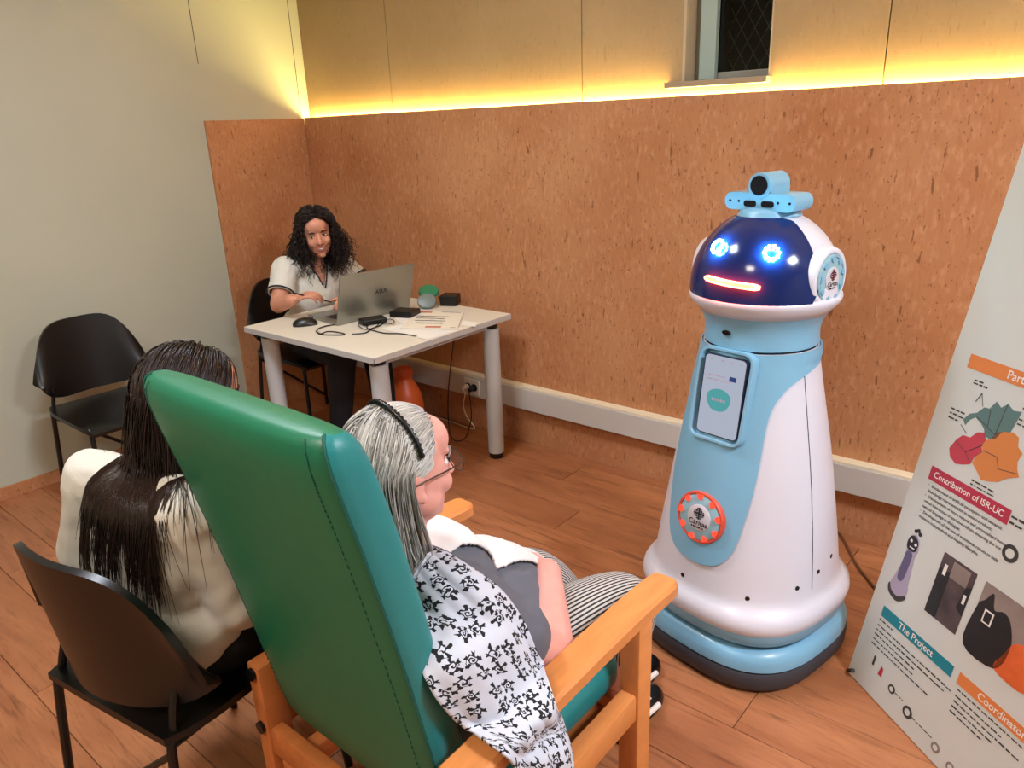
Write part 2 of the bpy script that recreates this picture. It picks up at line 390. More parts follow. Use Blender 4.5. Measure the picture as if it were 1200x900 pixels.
# window
wn = bpy.data.objects.new('window_1', None); COL.objects.link(wn); wn.location = ((WX0+WX1)/2, YU, WZ0); struct(wn, 'small dark window with diamond lattice')
bm = B(); t = .018
bx(bm, (WX0, YU-.012, WZ0), (WX0+.012, YU+.2, WZ1)); bx(bm, (WX1-.006, YU-.012, WZ0), (WX1, YU+.2, WZ1)); bx(bm, (WX0, YU-.012, WZ1-.012), (WX1, YU+.2, WZ1))
obj('reveal', bm, M_reveal, wn, smooth=False)
bm = B(); ya, yb = YU+.075, YU+.11
bx(bm, (WX0+.012, ya, WZ0), (WX0+.035, yb, WZ1), .003); bx(bm, (WX1-.03, ya, WZ0), (WX1-.006, yb, WZ1), .003); bx(bm, (WX0+.03, ya, WZ0), (WX1-.02, yb, WZ0+.03), .003)
obj('frame', bm, M_frame, wn, smooth=False)
obj('pane', bx(B(), (WX0+.035, YU+.088, WZ0+.03), (WX1-.03, YU+.094, WZ1-.012)), M_glass, wn, smooth=False)
obj('sash', bx(B(), (WX0+.036, YU+.055, WZ0+.004), (WX0+.105, YU+.085, WZ1-.014), .004), mat('pale_sash', '#9fb0a4', .5), wn, smooth=False)
obj('dark_opening', bx(B(), (WX0, YU+.19, WZ0), (WX1, YU+.2, WZ1)), M_night, wn, smooth=False)
bm = B(); a0 = V((WX0+.1, YU+.175, WZ0)); s = .088
for k in range(-9, 12):
    for sg in (1, -1):
        x0 = WX0+.1+k*s*.62; pts = []
        for q in range(0, 30):
            x = x0+sg*q*.0155*1.0; z = WZ0+q*.0265
            if WX0+.1 < x < WX1-.008 and z < WZ1: pts.append((x, YU+.176, z))
        if len(pts) > 1: tube(bm, [pts[0], pts[-1]], .0018, 5)
obj('lattice', bm, mat('lattice_wire', '#9a9a84', .5), wn, smooth=False)
obj('sill', bx(B(), (WX0-.055, YU-.055, WZ0-.022), (WX1+.006, YU+.09, WZ0), .002), M_sill, wn, smooth=False)
# cable duct along the back wall
bm = bx(B(), (-3.9, YB-.05, .205), (XR, YB, .318), .003)
du = struct(obj('trim_1', bm, M_plast, smooth=False), 'white metal cable duct along the cladding')
obj('lip', bx(B(), (-3.9, YB-.046, .318), (XR, YB, .330), .002), M_ductlip, du, smooth=False)

# ceiling luminaires (the key lamp and the two added fill lamps)
for i, (x, y, sx, sy, pw, c) in enumerate(LAMPS):
    lab = ['square ceiling lamp to the right, above the banner side', 'unseen square fill lamp added on the ceiling opposite the lit ledge', 'small unseen fill lamp added on the ceiling above the seated people'][i]
    t = thing('ceiling_lamp', (x, y, CEIL-.06), lab, 'lamp')
    obj('housing', bx(B(), (x-sx/2-.02, y-sy/2-.02, CEIL-.05), (x+sx/2+.02, y+sy/2+.02, CEIL), .004), M_plast, t, smooth=False)
    obj('diffuser', bx(B(), (x-sx/2, y-sy/2, CEIL-.058), (x+sx/2, y+sy/2, CEIL-.05)), M_lampd, t, smooth=False)
    ld = bpy.data.lights.new('lamp_light', 'AREA'); ld.shape = 'RECTANGLE'; ld.size = sx; ld.size_y = sy; ld.energy = pw; ld.color = lin(c)[:3]
    lo = bpy.data.objects.new('lamp_light', ld); COL.objects.link(lo); lo.parent = t; lo.location = (0, 0, -.012)
#@@OBJECTS

# ------------------------------------------------------------------ armchair (faces +y)
AX = -1.0
ac = thing('armchair', (AX, .95, 0), 'green vinyl high-back armchair with orange beech arms and legs', 'armchair')
# back: closed cushion, rounded top, leaning backwards
def back_ring(z, y0, y1, hw, n=36, e=3.6):
    c = V((AX-.03, (y0+y1)/2, z)); return ring(c, V((1, 0, 0)), V((0, 1, -.12)), hw, (y1-y0)/2, n, e)
prof = [(.40, .690, .775, .225), (.42, .672, .785, .259), (.50, .655, .775, .264), (.62, .632, .752, .266), (.75, .607, .727, .266), (.90, .575, .695, .266), (1.03, .545, .665, .266), (1.12, .522, .640, .266), (1.165, .513, .626, .265), (1.195, .513, .612, .262), (1.21, .522, .598, .256), (1.217, .535, .585, .248)]
bm = B(); loft(bm, [back_ring(*p) for p in prof]); bk = obj('backrest', bm, M_green, ac, ang=60)
def back_pt(p, ang, off=0):
    z, y0, y1, hw = p; a = math.radians(ang); e = 3.6; ca, sa = math.cos(a), math.sin(a)
    ca, sa = math.copysign(abs(ca)**(2/e), ca), math.copysign(abs(sa)**(2/e), sa)
    return V((AX-.03, (y0+y1)/2, z))+V((1, 0, 0))*((hw+off)*ca)+V((0, 1, -.12))*(((y1-y0)/2+off)*sa)
for sx in (0, 1):
    f = (lambda a: 180-a) if sx else (lambda a: a)
    bm = B(); tube(bm, [back_pt(p, f(-22), .001) for p in prof[1:]], .0026, 6); obj('piping', bm, M_seam, bk)
    bm = B(); pts = bez([back_pt(p, f(-42), .0005) for p in prof[1:11]], 9)
    for a, b in zip(pts, pts[1:]): tube(bm, [a, a.lerp(b, .55)], .0011, 5)
    st = obj('stitching', bm, M_seam, bk); st['kind'] = 'stuff'
    bm = B(); loft(bm, [[back_pt(p, f(-20+44*k/6), .0015) for k in range(7)] for p in prof[1:]], cap=False, closed=False); solidify(bm, .004); obj('side_panel', bm, M_teal, bk)
# seat cushion
bm = B(); bx(bm, (AX-.245, .70, .36), (AX+.255, 1.235, .455), .035, seg=4); obj('seat', bm, M_teal, ac)
def plank_arm(x0, x1, yr=.63):
    bm = B(); rr = []
    for y, z, s in ((yr, .600, .8), (yr+.01, .603, 1), (.8, .608, 1), (1.0, .613, 1), (1.2, .612, 1), (1.30, .606, 1), (1.325, .604, .93), (1.335, .603, .7)):
        rr.append([V(p) for p in [(( x0+x1)/2+(x1-x0)/2*s*a, y, z+.016*b) for a, b in ((-1, -1), (-1, .55), (-.82, 1), (.82, 1), (1, .55), (1, -1))]])
    loft(bm, rr); return bm
for x0, x1 in ((AX+.268, AX+.342), (AX-.352, AX-.278)):
    obj('armrest', plank_arm(x0, x1, .63 if x0 > AX else .70), M_wood, ac, ang=30)
    xm = (x0+x1)/2
    bm = B(); bx(bm, (xm-.026, 1.175, 0), (xm+.026, 1.232, .59), .006); obj('leg', bm, M_wood, ac, ang=30)
    bm = B(); xr = xm if x0 > AX else xm+.028; box(bm, (xr, .665, .295 if x0 > AX else .27), (.045, .062, .59 if x0 > AX else .54), .006); obj('leg', bm, M_woodred, ac, ang=30)
    bm = B(); bx(bm, (xm-.02, .69, .335), (xm+.02, 1.18, .405), .006); obj('side_rail', bm, M_wood, ac, ang=30)
    bm = B(); cyl(bm, (xr, .636, .52), (xr, .626, .52), .014, n=16); obj('bolt_cap', bm, M_black, ac); bm = B(); cyl(bm, (xr, .636, .38), (xr, .626, .38), .014, n=16); obj('bolt_cap', bm, M_black, ac)
bm = B(); bx(bm, (AX-.295, .64, .31), (AX+.285, .672, .38), .005); obj('rear_rail', bm, M_woodred, ac, ang=30)
bm = B(); bx(bm, (AX-.295, 1.185, .30), (AX+.285, 1.215, .355), .005); obj('front_rail', bm, M_woodred, ac, ang=30)
bm = B(); bx(bm, (AX-.24, .64, .27), (AX-.20, 1.2, .32), .005); obj('lower_rail', bm, M_woodred, ac, ang=30); bm = B(); bx(bm, (AX+.20, .64, .27), (AX+.24, 1.2, .32), .005); obj('lower_rail', bm, M_woodred, ac, ang=30)

# ------------------------------------------------------------------ black shell chairs
def make_chair(loc, rz, label, hwid=.255, wrap=.075):
    t = thing('shell_chair', loc, label, 'chair', rz)
    nu, nv = 28, 12; rows = []
    for j in range(nv+1):
        v = j/nv; row = []
        for i in range(nu+1):
            u = math.sin(PI/2*(-1+2*i/nu)); top = .835-.25*abs(u)**4.5; bot = .495+.05*abs(u)**6; z = bot+(top-bot)*v
            row.append(V((hwid*u*(1-.06*(1-v)), -.235-.035*v+wrap*u*u*(1-.2*v), z)))
        rows.append(row)
    bm = B(); loft(bm, rows, cap=False, closed=False); solidify(bm, .016)
    obj('backrest', bm, M_black, t, local=True, ang=50)
    bm = B(); rows = []
    for j in range(11):
        v = -1+.2*j; hw = .235*(1-.12*abs(v)**4); y = .225*v
        rows.append([V((hw*u, y, .462-.018*(1-u*u)*(1-v*v)-(.03*max(0, v)**4))) for u in [-1+.125*i for i in range(17)]])
    loft(bm, rows, cap=False, closed=False); solidify(bm, .016); obj('seat', bm, M_black, t, local=True, ang=50)
    for sx in (1, -1):
        x = sx*.205
        bm = B(); tube(bm, bez([(x, -.20, .44), (x, -.215, .40), (x+sx*.02, -.25, 0)], 6), .0105, 8); obj('leg', bm, M_blackm, t, local=True)
        bm = B(); tube(bm, bez([(x, .18, .44), (x, .195, .40), (x+sx*.02, .225, 0)], 6), .0105, 8); obj('leg', bm, M_blackm, t, local=True)
        bm = B(); tube(bm, [(x, -.21, .436), (x, .19, .436)], .0105, 8); obj('side_rail', bm, M_blackm, t, local=True)
        bm = B(); tube(bm, bez([(x, -.19, .437), (x*.97, -.195, .47), (x*.93, -.168, .56)], 6), .009, 8); obj('back_support', bm, M_blackm, t, local=True)
    bm = B(); tube(bm, [(.207, -.212, .415), (-.224, -.245, .06)], .008, 8); obj('cross_brace', bm, M_blackm, t, local=True)
    return t
make_chair((-3.46, 1.31, 0), -PI/2, 'empty black plastic shell chair with its back to the pale plaster wall', .242)
make_chair((-1.567, .638, 0), math.radians(9), 'black plastic shell chair under the long-haired woman beside the green armchair', .285, .12)
make_chair((-3.46, 2.38, 0), -PI/2, 'black plastic shell chair of the woman at the desk')

# ------------------------------------------------------------------ robot
RO = V((-.8, 2.06, 0)); RZ = math.radians(-11.5)
rb = thing('service_robot', RO, 'white and light blue service robot with dark visor face and glowing eyes', 'robot', RZ)
BP = [(.185, .280, 2.7), (.195, .287, 2.7), (.215, .292, 2.7), (.235, .290, 2.65), (.25, .282, 2.6), (.262, .273, 2.5), (.275, .2675, 2.4), (.30, .2645, 2.3), (.36, .260, 2.2), (.42, .255, 2.1), (.5, .246, 2), (.6, .231, 2), (.7, .213, 2), (.8, .193, 2), (.9, .173, 2), (.96, .162, 2), (.985, .159, 2)]
def brad(z):
    for (z0, r0, e0), (z1, r1, e1) in zip(BP, BP[1:]):
        if z0 <= z <= z1: t = (z-z0)/(z1-z0); return r0+(r1-r0)*t, e0+(e1-e0)*t
    return (BP[0][1], BP[0][2]) if z < BP[0][0] else (BP[-1][1], 2)
def bsurf(a, z, off=0):
    """body surface; a = angle from the robot's front (-Y), + towards its local +X"""
    r, e = brad(z); c, s = abs(math.cos(a)), abs(math.sin(a))
    q = r/((c**e+s**e)**(1/e))+off
    return V((q*math.sin(a), -q*math.cos(a), z))
def surf_loft(fz, na=72, name='', m=None, par=rb):
    bm = B(); loft(bm, [[bsurf(2*PI*k/na, z, off) for k in range(na)] for z, off in fz]); return obj(name, bm, m, par, local=True, ang=50)
def se(prof, name, m, par=rb, n=96):
    bm = B(); loft(bm, [ring(V((0, 0, z)), V((1, 0, 0)), V((0, 1, 0)), r, r, n, e) for r, z, e in prof]); return obj(name, bm, m, par, local=True, ang=45)
def srt(prof): return prof
bm = B()
def sering(r, z, e, n=96):
    out = []
    for k in range(n):
        a = 2*PI*k/n; c, s = math.cos(a), math.sin(a); q = r/((abs(c)**e+abs(s)**e)**(1/e)); out.append(V((q*c, q*s, z)))
    return out
loft(bm, [sering(r, z, 2.9) for r, z in ((.262, .004), (.284, .010), (.292, .024), (.294, .062), (.289, .072))]); obj('bumper', bm, M_bump, rb, local=True, ang=35)
bm = B(); loft(bm, [sering(r, z, 2.85) for r, z in ((.284, .072), (.291, .078), (.290, .105), (.280, .124), (.264, .134), (.255, .136))]); obj('base_ring', bm, M_blue, rb, local=True, ang=50)
bm = B(); loft(bm, [sering(r, z, 2.8) for r, z in ((.248, .13), (.248, .19))]); obj('base_slot', bm, mat('slot_teal', '#1e3a42', .5), rb, local=True, ang=35)
bm = B(); loft(bm, [sering(r, z, 2.7) for r, z in ((.255, .152), (.268, .146), (.277, .154), (.284, .175), (.286, .193), (.280, .197))]); obj('skirt_band', bm, M_blue, rb, local=True, ang=50)
bm = B(); loft(bm, [[bsurf(2*PI*k/96, z) for k in range(96)] for z in [.186, .195, .205, .215, .225, .235, .243, .25, .256, .262, .268, .275, .287, .30, .33, .36, .40, .45, .5, .55, .6, .65, .7, .75, .8, .85, .9, .94, .965, .985]]); body = obj('body', bm, M_white, rb, local=True, ang=60)
# light blue front panel wrapped on the body
HA = [(.362, 5), (.368, 12), (.38, 18), (.41, 24), (.46, 28), (.52, 31), (.6, 35), (.68, 38), (.75, 40), (.82, 43), (.87, 50), (.91, 64), (.935, 84), (.95, 105), (.965, 150), (.985, 179.9)]
def half(z): return half0(z) if z > .945 else sum(half0(min(.985, max(.362, z+d*min(.022, (z-.362)*.5)))) for d in (-1, -.5, 0, .5, 1))/5
def half0(z):
    for (a, b), (c, d) in zip(HA, HA[1:]):
        if a <= z <= c: return math.radians(b+(d-b)*(z-a)/(c-a))
    return PI
bm = B(); rows = []; zs = [.362, .365, .368, .373, .38, .39, .40, .41, .43, .46, .49, .52, .56, .6, .65, .7, .75, .79, .82, .84, .855, .87, .88, .89, .90, .91, .92, .93, .94, .95, .96, .97, .985]
for z in zs:
    h = half(z); rows.append([bsurf(h*(-1+2*k/40), z, .004) for k in range(41)])
loft(bm, rows, cap=False, closed=False); solidify(bm, .004); fp = obj('front_panel', bm, M_blue, rb, local=True, ang=60)
# vertical shell seam lines and small holes around the skirt
for a in (78, -78):
    bm = B(); tube(bm, [bsurf(math.radians(a), z, .0005) for z in [.3+.03*k for k in range(22)]], .0012, 5); obj('seam', bm, M_seam if 0 else M_lens, body, local=True)
for a, z in ((-57, .33), (-8, .295), (36, .295), (66, .32), (84, .345), (100, .365)):
    p = bsurf(math.radians(a), z, 0); n = (bsurf(math.radians(a), z, .01)-p).normalized()
    bm = B(); cyl(bm, p-n*.004, p+n*.0012, .0068, n=14); obj('hole', bm, M_lens, body, local=True)
# round badge with the red ring low on the front
def disc_frame(a, z, off):
    p = bsurf(a, z, off); n = V((math.sin(a), -math.cos(a), 0)); dz = (bsurf(a, z+.03)-bsurf(a, z-.03)).normalized(); x = V((math.cos(a), math.sin(a), 0)); n = x.cross(dz).normalized(); y = n.cross(x)
    return Matrix(((x.x, y.x, n.x, p.x), (x.y, y.y, n.y, p.y), (x.z, y.z, n.z, p.z), (0, 0, 0, 1)))
def star_logo(bm, s, h, M):
    """cross with four flame rays between its arms"""
    bx(bm, (-.16*s, -1*s, 0), (.16*s, 1*s, h), 0, M); bx(bm, (-1*s, -.16*s, 0), (-.16*s, .16*s, h), 0, M); bx(bm, (.16*s, -.16*s, 0), (1*s, .16*s, h), 0, M)
    for k in range(4):
        for da, rr, r in ((45, .62, .2), (22, .86, .12), (68, .86, .12)):
            a = math.radians(90*k+da); prism(bm, [(s*(rr*math.cos(a)+r*math.cos(q)), s*(rr*math.sin(a)+r*math.sin(q))) for q in [2*PI*i/8 for i in range(8)]], h, M)
def text_mesh(s, size, align='CENTER', ext=0.0, bold=.012):
    cu = bpy.data.curves.new('txt', 'FONT'); cu.body = s; cu.size = size; cu.offset = size*bold; cu.align_x = align; cu.align_y = 'CENTER'; cu.extrude = ext; cu.resolution_u = 3
    o = bpy.data.objects.new('txt', cu); COL.objects.link(o); dg = bpy.context.evaluated_depsgraph_get(); dg.update()
    me = bpy.data.meshes.new_from_object(o.evaluated_get(dg)); bpy.data.objects.remove(o); bpy.data.curves.remove(cu); me.materials.clear(); return me
def text(name, s, size, m, parent, M, align='CENTER', width=None):
    me = text_mesh(s, size, align)
    if width and len(me.vertices):
        xs = [v.co.x for v in me.vertices]; k = width/(max(xs)-min(xs)); me.transform(Matrix.Diagonal((k, 1, 1, 1)))
    me.transform(M); me.materials.append(m); o = bpy.data.objects.new(name, me); COL.objects.link(o); o.parent = parent; return o
T = Matrix.Translation
def badge(parent, M, R, red=True):
    bm = B(); lathe(bm, [(R*1.0, -.015), (R*1.0, .004), (R*.96, .008), (R*.9, .008), (R*.88, .004)], 48, M)
    rg = obj('badge_ring', bm, M_red if red else M_gear, parent, local=True, ang=35)
    bm = B(); lathe(bm, [(R*.87, .0), (R*.87, .006), (R*.84, .0075)], 48, M); gd = obj('badge_disc', bm, M_gear, rg, local=True, ang=35)
    for k in range(9):
        a = 2*PI*(k+.35)/9; q = M @ T((R*.80*math.cos(a), R*.80*math.sin(a), .006)) @ Matrix.Rotation(a, 4, 'Z')
        bm = B(); prism(bm, [(R*.1, -R*.12), (R*.1, R*.12), (-R*.02, R*.12), (-R*.12, 0), (-R*.02, -R*.12)], .005, q); obj('badge_light', bm, M_redled if red else M_blue, rg, local=True, smooth=False)
    bm = B(); lathe(bm, [(R*.5, .004), (R*.5, .009), (R*.47, .0105)], 40, M); obj('badge_face', bm, M_badge, rg, local=True, ang=35)
    bm = B(); star_logo(bm, R*.23, .0008, M @ T((0, R*.17, .0107))); obj('logo', bm, M_pipe if red else mat('logo_maroon', '#5a1f2c', .5), rg, local=True, smooth=False)
    text('lettering', 'Cáritas', R*.28, M_lens, rg, M @ T((0, -R*.2, .0112)))
    bm = B(); x = -R*.28
    for wd in (.07, .05, .09, .06, .08, .05, .06): bx(bm, (x, -R*.40, .0107), (x+R*wd*.8, -R*.34, .0112), 0, M); x += R*wd*1.2
    obj('small_print', bm, M_lens, rg, local=True, smooth=False)
badge(rb, disc_frame(math.radians(2), .505, .006), .078)
# recessed dock and the phone-like screen
F = disc_frame(math.radians(3), .862, 0)
bm = B(); D_ = F @ T((0, -.003, 0)); loft(bm, [[D_ @ V((x, y, z)) for x, y in rrect(w_, h_, r_)] for w_, h_, r_, z in ((.176, .268, .034, -.012), (.176, .268, .034, .008), (.170, .262, .031, .014), (.154, .250, .022, .014), (.150, .246, .020, .011), (.148, .244, .019, -.012))]); dk = obj('screen_dock', bm, M_blue, rb, local=True, ang=50)
tilt = F @ T((.006, -.002, .003)) @ Matrix.Rotation(math.radians(3), 4, 'X') @ Matrix.Diagonal((1.04, .93, 1, 1))
bm = B(); prism(bm, rrect(.128, .246, .014), .014, tilt); ph = obj('screen_frame', bm, mat('screen_case', '#20263a', .3), rb, local=True, ang=35)
bm = B(); prism(bm, rrect(.122, .24, .012), .0006, tilt @ T((0, 0, .0141))); obj('screen', bm, M_screen, ph, local=True, smooth=False)
bm = B(); prism(bm, [(.036*math.cos(a)*(1+.06*math.sin(3*a)), -.012+.036*math.sin(a)*(1+.05*math.cos(2*a))) for a in [2*PI*i/40 for i in range(40)]], .0004, tilt @ T((-.006, 0, .0149))); obj('screen_button', bm, M_screent, ph, local=True, smooth=False)
bm = B(); bx(bm, (.018, .052, .0149), (.038, .066, .0153), 0, tilt); obj('screen_flag', bm, M_screenb, ph, local=True, smooth=False)
bm = B()
for x0, y0, n in ((-.05, .058, 6), (-.052, .046, 8)):
    for k in range(n): bx(bm, (x0+k*.0095, y0, .0149), (x0+k*.0095+.007, y0+.0035, .0152), 0, tilt)
for x in (-.045, -.012, .018, .044): bx(bm, (x, .105, .0149), (x+.005, .11, .0152), 0, tilt)
for k in range(5): bx(bm, (-.026+k*.0085, -.016, .0155), (-.020+k*.0085, -.008, .0158), 0, tilt)
obj('screen_print', bm, M_lav, ph, local=True, smooth=False)['kind'] = 'stuff'
# neck and head
bm = B(); lathe(bm, [(.1575, .986), (.1575, .9885)], 64); obj('neck_gap', bm, M_lens, rb, local=True)
bm = B(); lathe(bm, [(.155, .9885), (.159, .992), (.157, 1.02), (.158, 1.04), (.164, 1.06), (.177, 1.082), (.192, 1.10), (.2025, 1.114), (.2055, 1.124), (.2030, 1.131), (.2, 1.133)], 72); neck = obj('neck', bm, M_blue, rb, local=True, ang=50)
bm = B(); lathe(bm, [(.1775, 1.0822), (.1935, 1.1002), (.2040, 1.1142), (.2070, 1.124), (.2045, 1.1315), (.201, 1.1335)], 72); obj('rim', bm, M_white, neck, local=True, ang=50)
p = V((-.005, -.158, 1.035)); bm = B(); lathe(bm, [(.014, -.004), (.014, .003), (.012, .005)], 20, T(p) @ Matrix.Rotation(PI/2, 4, 'X') @ Matrix.Diagonal((1, .5, 1, 1))); obj('speaker_slot', bm, M_lens, neck, local=True)
HC, HR, HZ = 1.14, .2, .215
def dome(a, z, off=0):
    r = math.sqrt(max(0, 1-((z-HC)/HZ)**2)); n = V((math.sin(a)*r/HR, -math.cos(a)*r/HR, (z-HC)/HZ**2)).normalized() if 0 else V((math.sin(a)*r, -math.cos(a)*r, (z-HC)/HZ*.85)).normalized()
    return V((HR*r*math.sin(a), -HR*r*math.cos(a), z))+n*off, n
bm = B(); zz = [1.128+(.2265)*math.sin(PI/2*k/22) for k in range(23)]
loft(bm, [[dome(2*PI*k/72, z)[0] for k in range(72)] for z in zz]); hd = obj('head', bm, M_white, rb, local=True, ang=60)
bm = B(); rows = []
for j in range(25):
    t = j/24; z = 1.130+.204*math.sin(t*PI/2*.92)/math.sin(PI/2*.92); h = math.radians(74)*(1-.10*t**3)*min(1, .93+.07*min(1, t/.12))
    if t > .9: h *= 1-(t-.9)*2.2
    rows.append([dome(h*(-1+2*k/48), z, .005)[0] for k in range(49)])
loft(bm, rows, cap=False, closed=False); solidify(bm, .005); vz = obj('visor', bm, M_visor, rb, local=True, ang=70)
def on_dome(a, z, off):
    p, n = dome(math.radians(a), z, off); x = V((math.cos(math.radians(a)), math.sin(math.radians(a)), 0)); y = n.cross(x)
    return Matrix(((x.x, y.x, n.x, p.x), (x.y, y.y, n.y, p.y), (x.z, y.z, n.z, p.z), (0, 0, 0, 1)))
for a, z in ((-12.5, 1.262), (36.5, 1.257)):
    bm = B(); Mx = on_dome(a, z, .014)
    for k in range(10): ell(bm, (.0175*math.cos(2*PI*k/10), .0175*math.sin(2*PI*k/10), 0), (.0046, .0046, .003), Mx, 8, 6)
    obj('eye', bm, M_eyeled, vz, local=True)
pts = [dome(math.radians(-14+44*k/14), 1.186-.010*k/14, .013)[0] for k in range(15)]
bm = B(); tube(bm, pts, [.005]+[.0085]*13+[.005], 10); mo = obj('mouth', bm, M_mouth, vz, local=True)
pts = [dome(math.radians(-12+40*k/14), 1.1865-.010*k/14, .0195)[0] for k in range(15)]
bm = B(); tube(bm, pts, [.002]+[.0042]*13+[.002], 8); obj('mouth_core', bm, M_mouthc, mo, local=True)
for sx in (1, -1):
    Mx = T((sx*.185, .0, 1.185)) @ Matrix.Rotation(sx*PI/2, 4, 'Y')
    if sx == 1: Mx = Mx @ Matrix.Rotation(PI/2, 4, 'Z')
    else: Mx = Mx @ Matrix.Rotation(-PI/2, 4, 'Z')
    bm = B(); lathe(bm, [(.088, -.05), (.086, -.01), (.080, .006), (.072, .010), (.066, .008), (.064, .004)], 48, Mx); ear = obj('ear_cup', bm, M_white, rb, local=True, ang=50)
    badge(ear, Mx @ T((0, 0, .004)), .064, False)
bm = B(); lathe(bm, [(.085, 1.338), (.078, 1.352), (.062, 1.358), (.05, 1.36)], 40); obj('crown_dish', bm, M_blue, rb, local=True)
# sensor bar on the crown
bm = B(); prism(bm, rrect(.215, .046, .022, 8), .085, T((0, .03, 1.376)) @ Matrix.Rotation(PI/2, 4, 'X')); sb = obj('sensor_bar', bm, M_blue, rb, local=True, ang=40)
for x in (-.027, .027):
    bm = B(); prism(bm, rrect(.038, .016, .007), .002, T((x, -.0545, 1.371)) @ Matrix.Rotation(PI/2, 4, 'X')); obj('sensor_window', bm, M_lens, sb, local=True, smooth=False)
for x in (-.062, .058, -.09, .092):
    bm = B(); cyl(bm, (x, -.054, 1.376), (x, -.0565, 1.376), .0035, n=10); obj('sensor_hole', bm, M_lens, sb, local=True)
bm = B(); cyl(bm, (0, .035, 1.419), (0, -.058, 1.419), .033, n=36); bx(bm, (-.033, -.0515, 1.39), (.033, .035, 1.418)); chd = obj('camera_housing', bm, M_blue, sb, local=True, ang=40)
bm = B(); cyl(bm, (0, -.0575, 1.419), (0, -.061, 1.419), .0255, n=32); obj('camera_lens', bm, M_lens, chd, local=True, ang=40)
bm = B(); bx(bm, (-.05, -.02, 1.35), (.05, .03, 1.365), .006); obj('sensor_foot', bm, M_blue, sb, local=True)

# ------------------------------------------------------------------ information banner (leans backwards 11 degrees)
ln = math.radians(11.2); Un = V((.7841, -.62063, 0)); Nh = V((-.62063, -.7841, 0)); Vn = V((-Nh.x*math.sin(ln), -Nh.y*math.sin(ln), math.cos(ln))); Nn = Un.cross(Vn)
bn = thing('banner_stand', (-.452, 2.042, .004), 'grey-white printed project banner leaning beside the robot', 'banner')
bn.matrix_world = Matrix(((Un.x, Vn.x, Nn.x, -.452), (Un.y, Vn.y, Nn.y, 2.042), (Un.z, Vn.z, Nn.z, .004), (0, 0, 0, 1)))
BW, BH = .82, 1.88
sh = obj('sheet', bx(B(), (0, 0, -.0025), (BW, BH, 0)), M_sheet, bn, local=True, smooth=False)
def flat(name, pts, m, z=.0006): bm = B(); prism(bm, pts, .0005, T((0, 0, z))); return obj(name, bm, m, sh, local=True, smooth=False)
def soft(pts, n=4):
    m = len(pts); out = []
    for i in range(m):
        a, b, c, d = (V((*pts[(i+k) % m], 0)) for k in (-1, 0, 1, 2))
        for q in range(n):
            t = q/n; p = .5*((2*b)+(c-a)*t+(2*a-5*b+4*c-d)*t*t+(3*b-a-3*c+d)*t**3); out.append((p.x, p.y))
    return out
def rect(name, u0, v0, u1, v1, m, z=.0006): return flat(name, [(u0, v0), (u1, v0), (u1, v1), (u0, v1)], m, z)
def heading(u0, v0, u1, v1, s, m, size, cx=None):
    r = rect('heading_bar', u0, v0, u1, v1, m)
    text('heading_text', s, size, M_tw, r, T((cx if cx else (u0+u1)/2, (v0+v1)/2, .0016)))
heading(.055, .978, .40, 1.014, 'Partners', M_or, .030)
heading(.052, .662, .311, .700, 'Contribution of ISR-UC', M_crim, .0235)
heading(.05, .232, .315, .264, 'The Project', M_tealp, .027)
heading(.335, .232, .60, .264, 'Coordinator', M_or, .027)
random.seed(3)
def lines(u0, u1, vs, h=.0055, m=M_ink, ind=0):
    bm = B()
    for i, (v, e) in enumerate(vs):
        u = u0+(ind if i else 0)
        while u < u0+(u1-u0)*e:
            wd = random.uniform(.006, .02); bx(bm, (u, v, .0007), (min(u+wd, u1), v+h*random.uniform(.55, .8), .0011)); u += wd+.004
    obj('printed_text', bm, m, sh, local=True, smooth=False)
def para(s, u, v, size=.0118): text('printed_text', s, size, M_ink, sh, T((u, v, .0012)), 'LEFT')
for i, s in enumerate(['▫ Involvement of artificial perception and semantic', '   knowledge representation in assistive robots;', '▫ Development of more natural and personalised human', '   robot interaction in assistive robots, ensuring the use of', '   natural language in dialogue;', '▫ Development of the use of emotional robots to help', '   maintain independent and healthy lifestyles.']):
    para(s, .054, .648-.0152*i)
lines(.05, .33, [(.218, .18), (.200, .95), (.185, .9), (.170, .55), (.155, .55), (.140, .8)])
lines(.345, .60, [(.218, .75), (.200, .55), (.185, .7), (.170, .42), (.155, .38)])
# map of the partner regions
def blobpoly(pts): return [(u, v) for u, v in pts]
flat('map_region', [(.097, .850), (.108, .838), (.115, .855), (.130, .868), (.150, .860), (.165, .850), (.172, .835), (.190, .832), (.205, .840), (.216, .862), (.236, .868), (.243, .905), (.246, .925), (.225, .920), (.205, .930), (.190, .915), (.173, .925), (.160, .902), (.145, .900), (.130, .880), (.110, .870)], M_mapt)
flat('map_region', [(.096, .745), (.085, .765), (.098, .795), (.112, .812), (.135, .815), (.150, .835), (.170, .842), (.180, .826), (.172, .808), (.182, .795), (.165, .775), (.160, .752), (.140, .742), (.118, .735)], M_mapr)
flat('map_region', [(.180, .826), (.190, .832), (.205, .858), (.225, .866), (.245, .872), (.262, .866), (.268, .845), (.285, .835), (.280, .812), (.286, .795), (.298, .78), (.270, .765), (.250, .745), (.225, .735), (.205, .73), (.185, .745), (.165, .758), (.168, .778), (.184, .796), (.174, .808)], M_mapo)
bm = B()
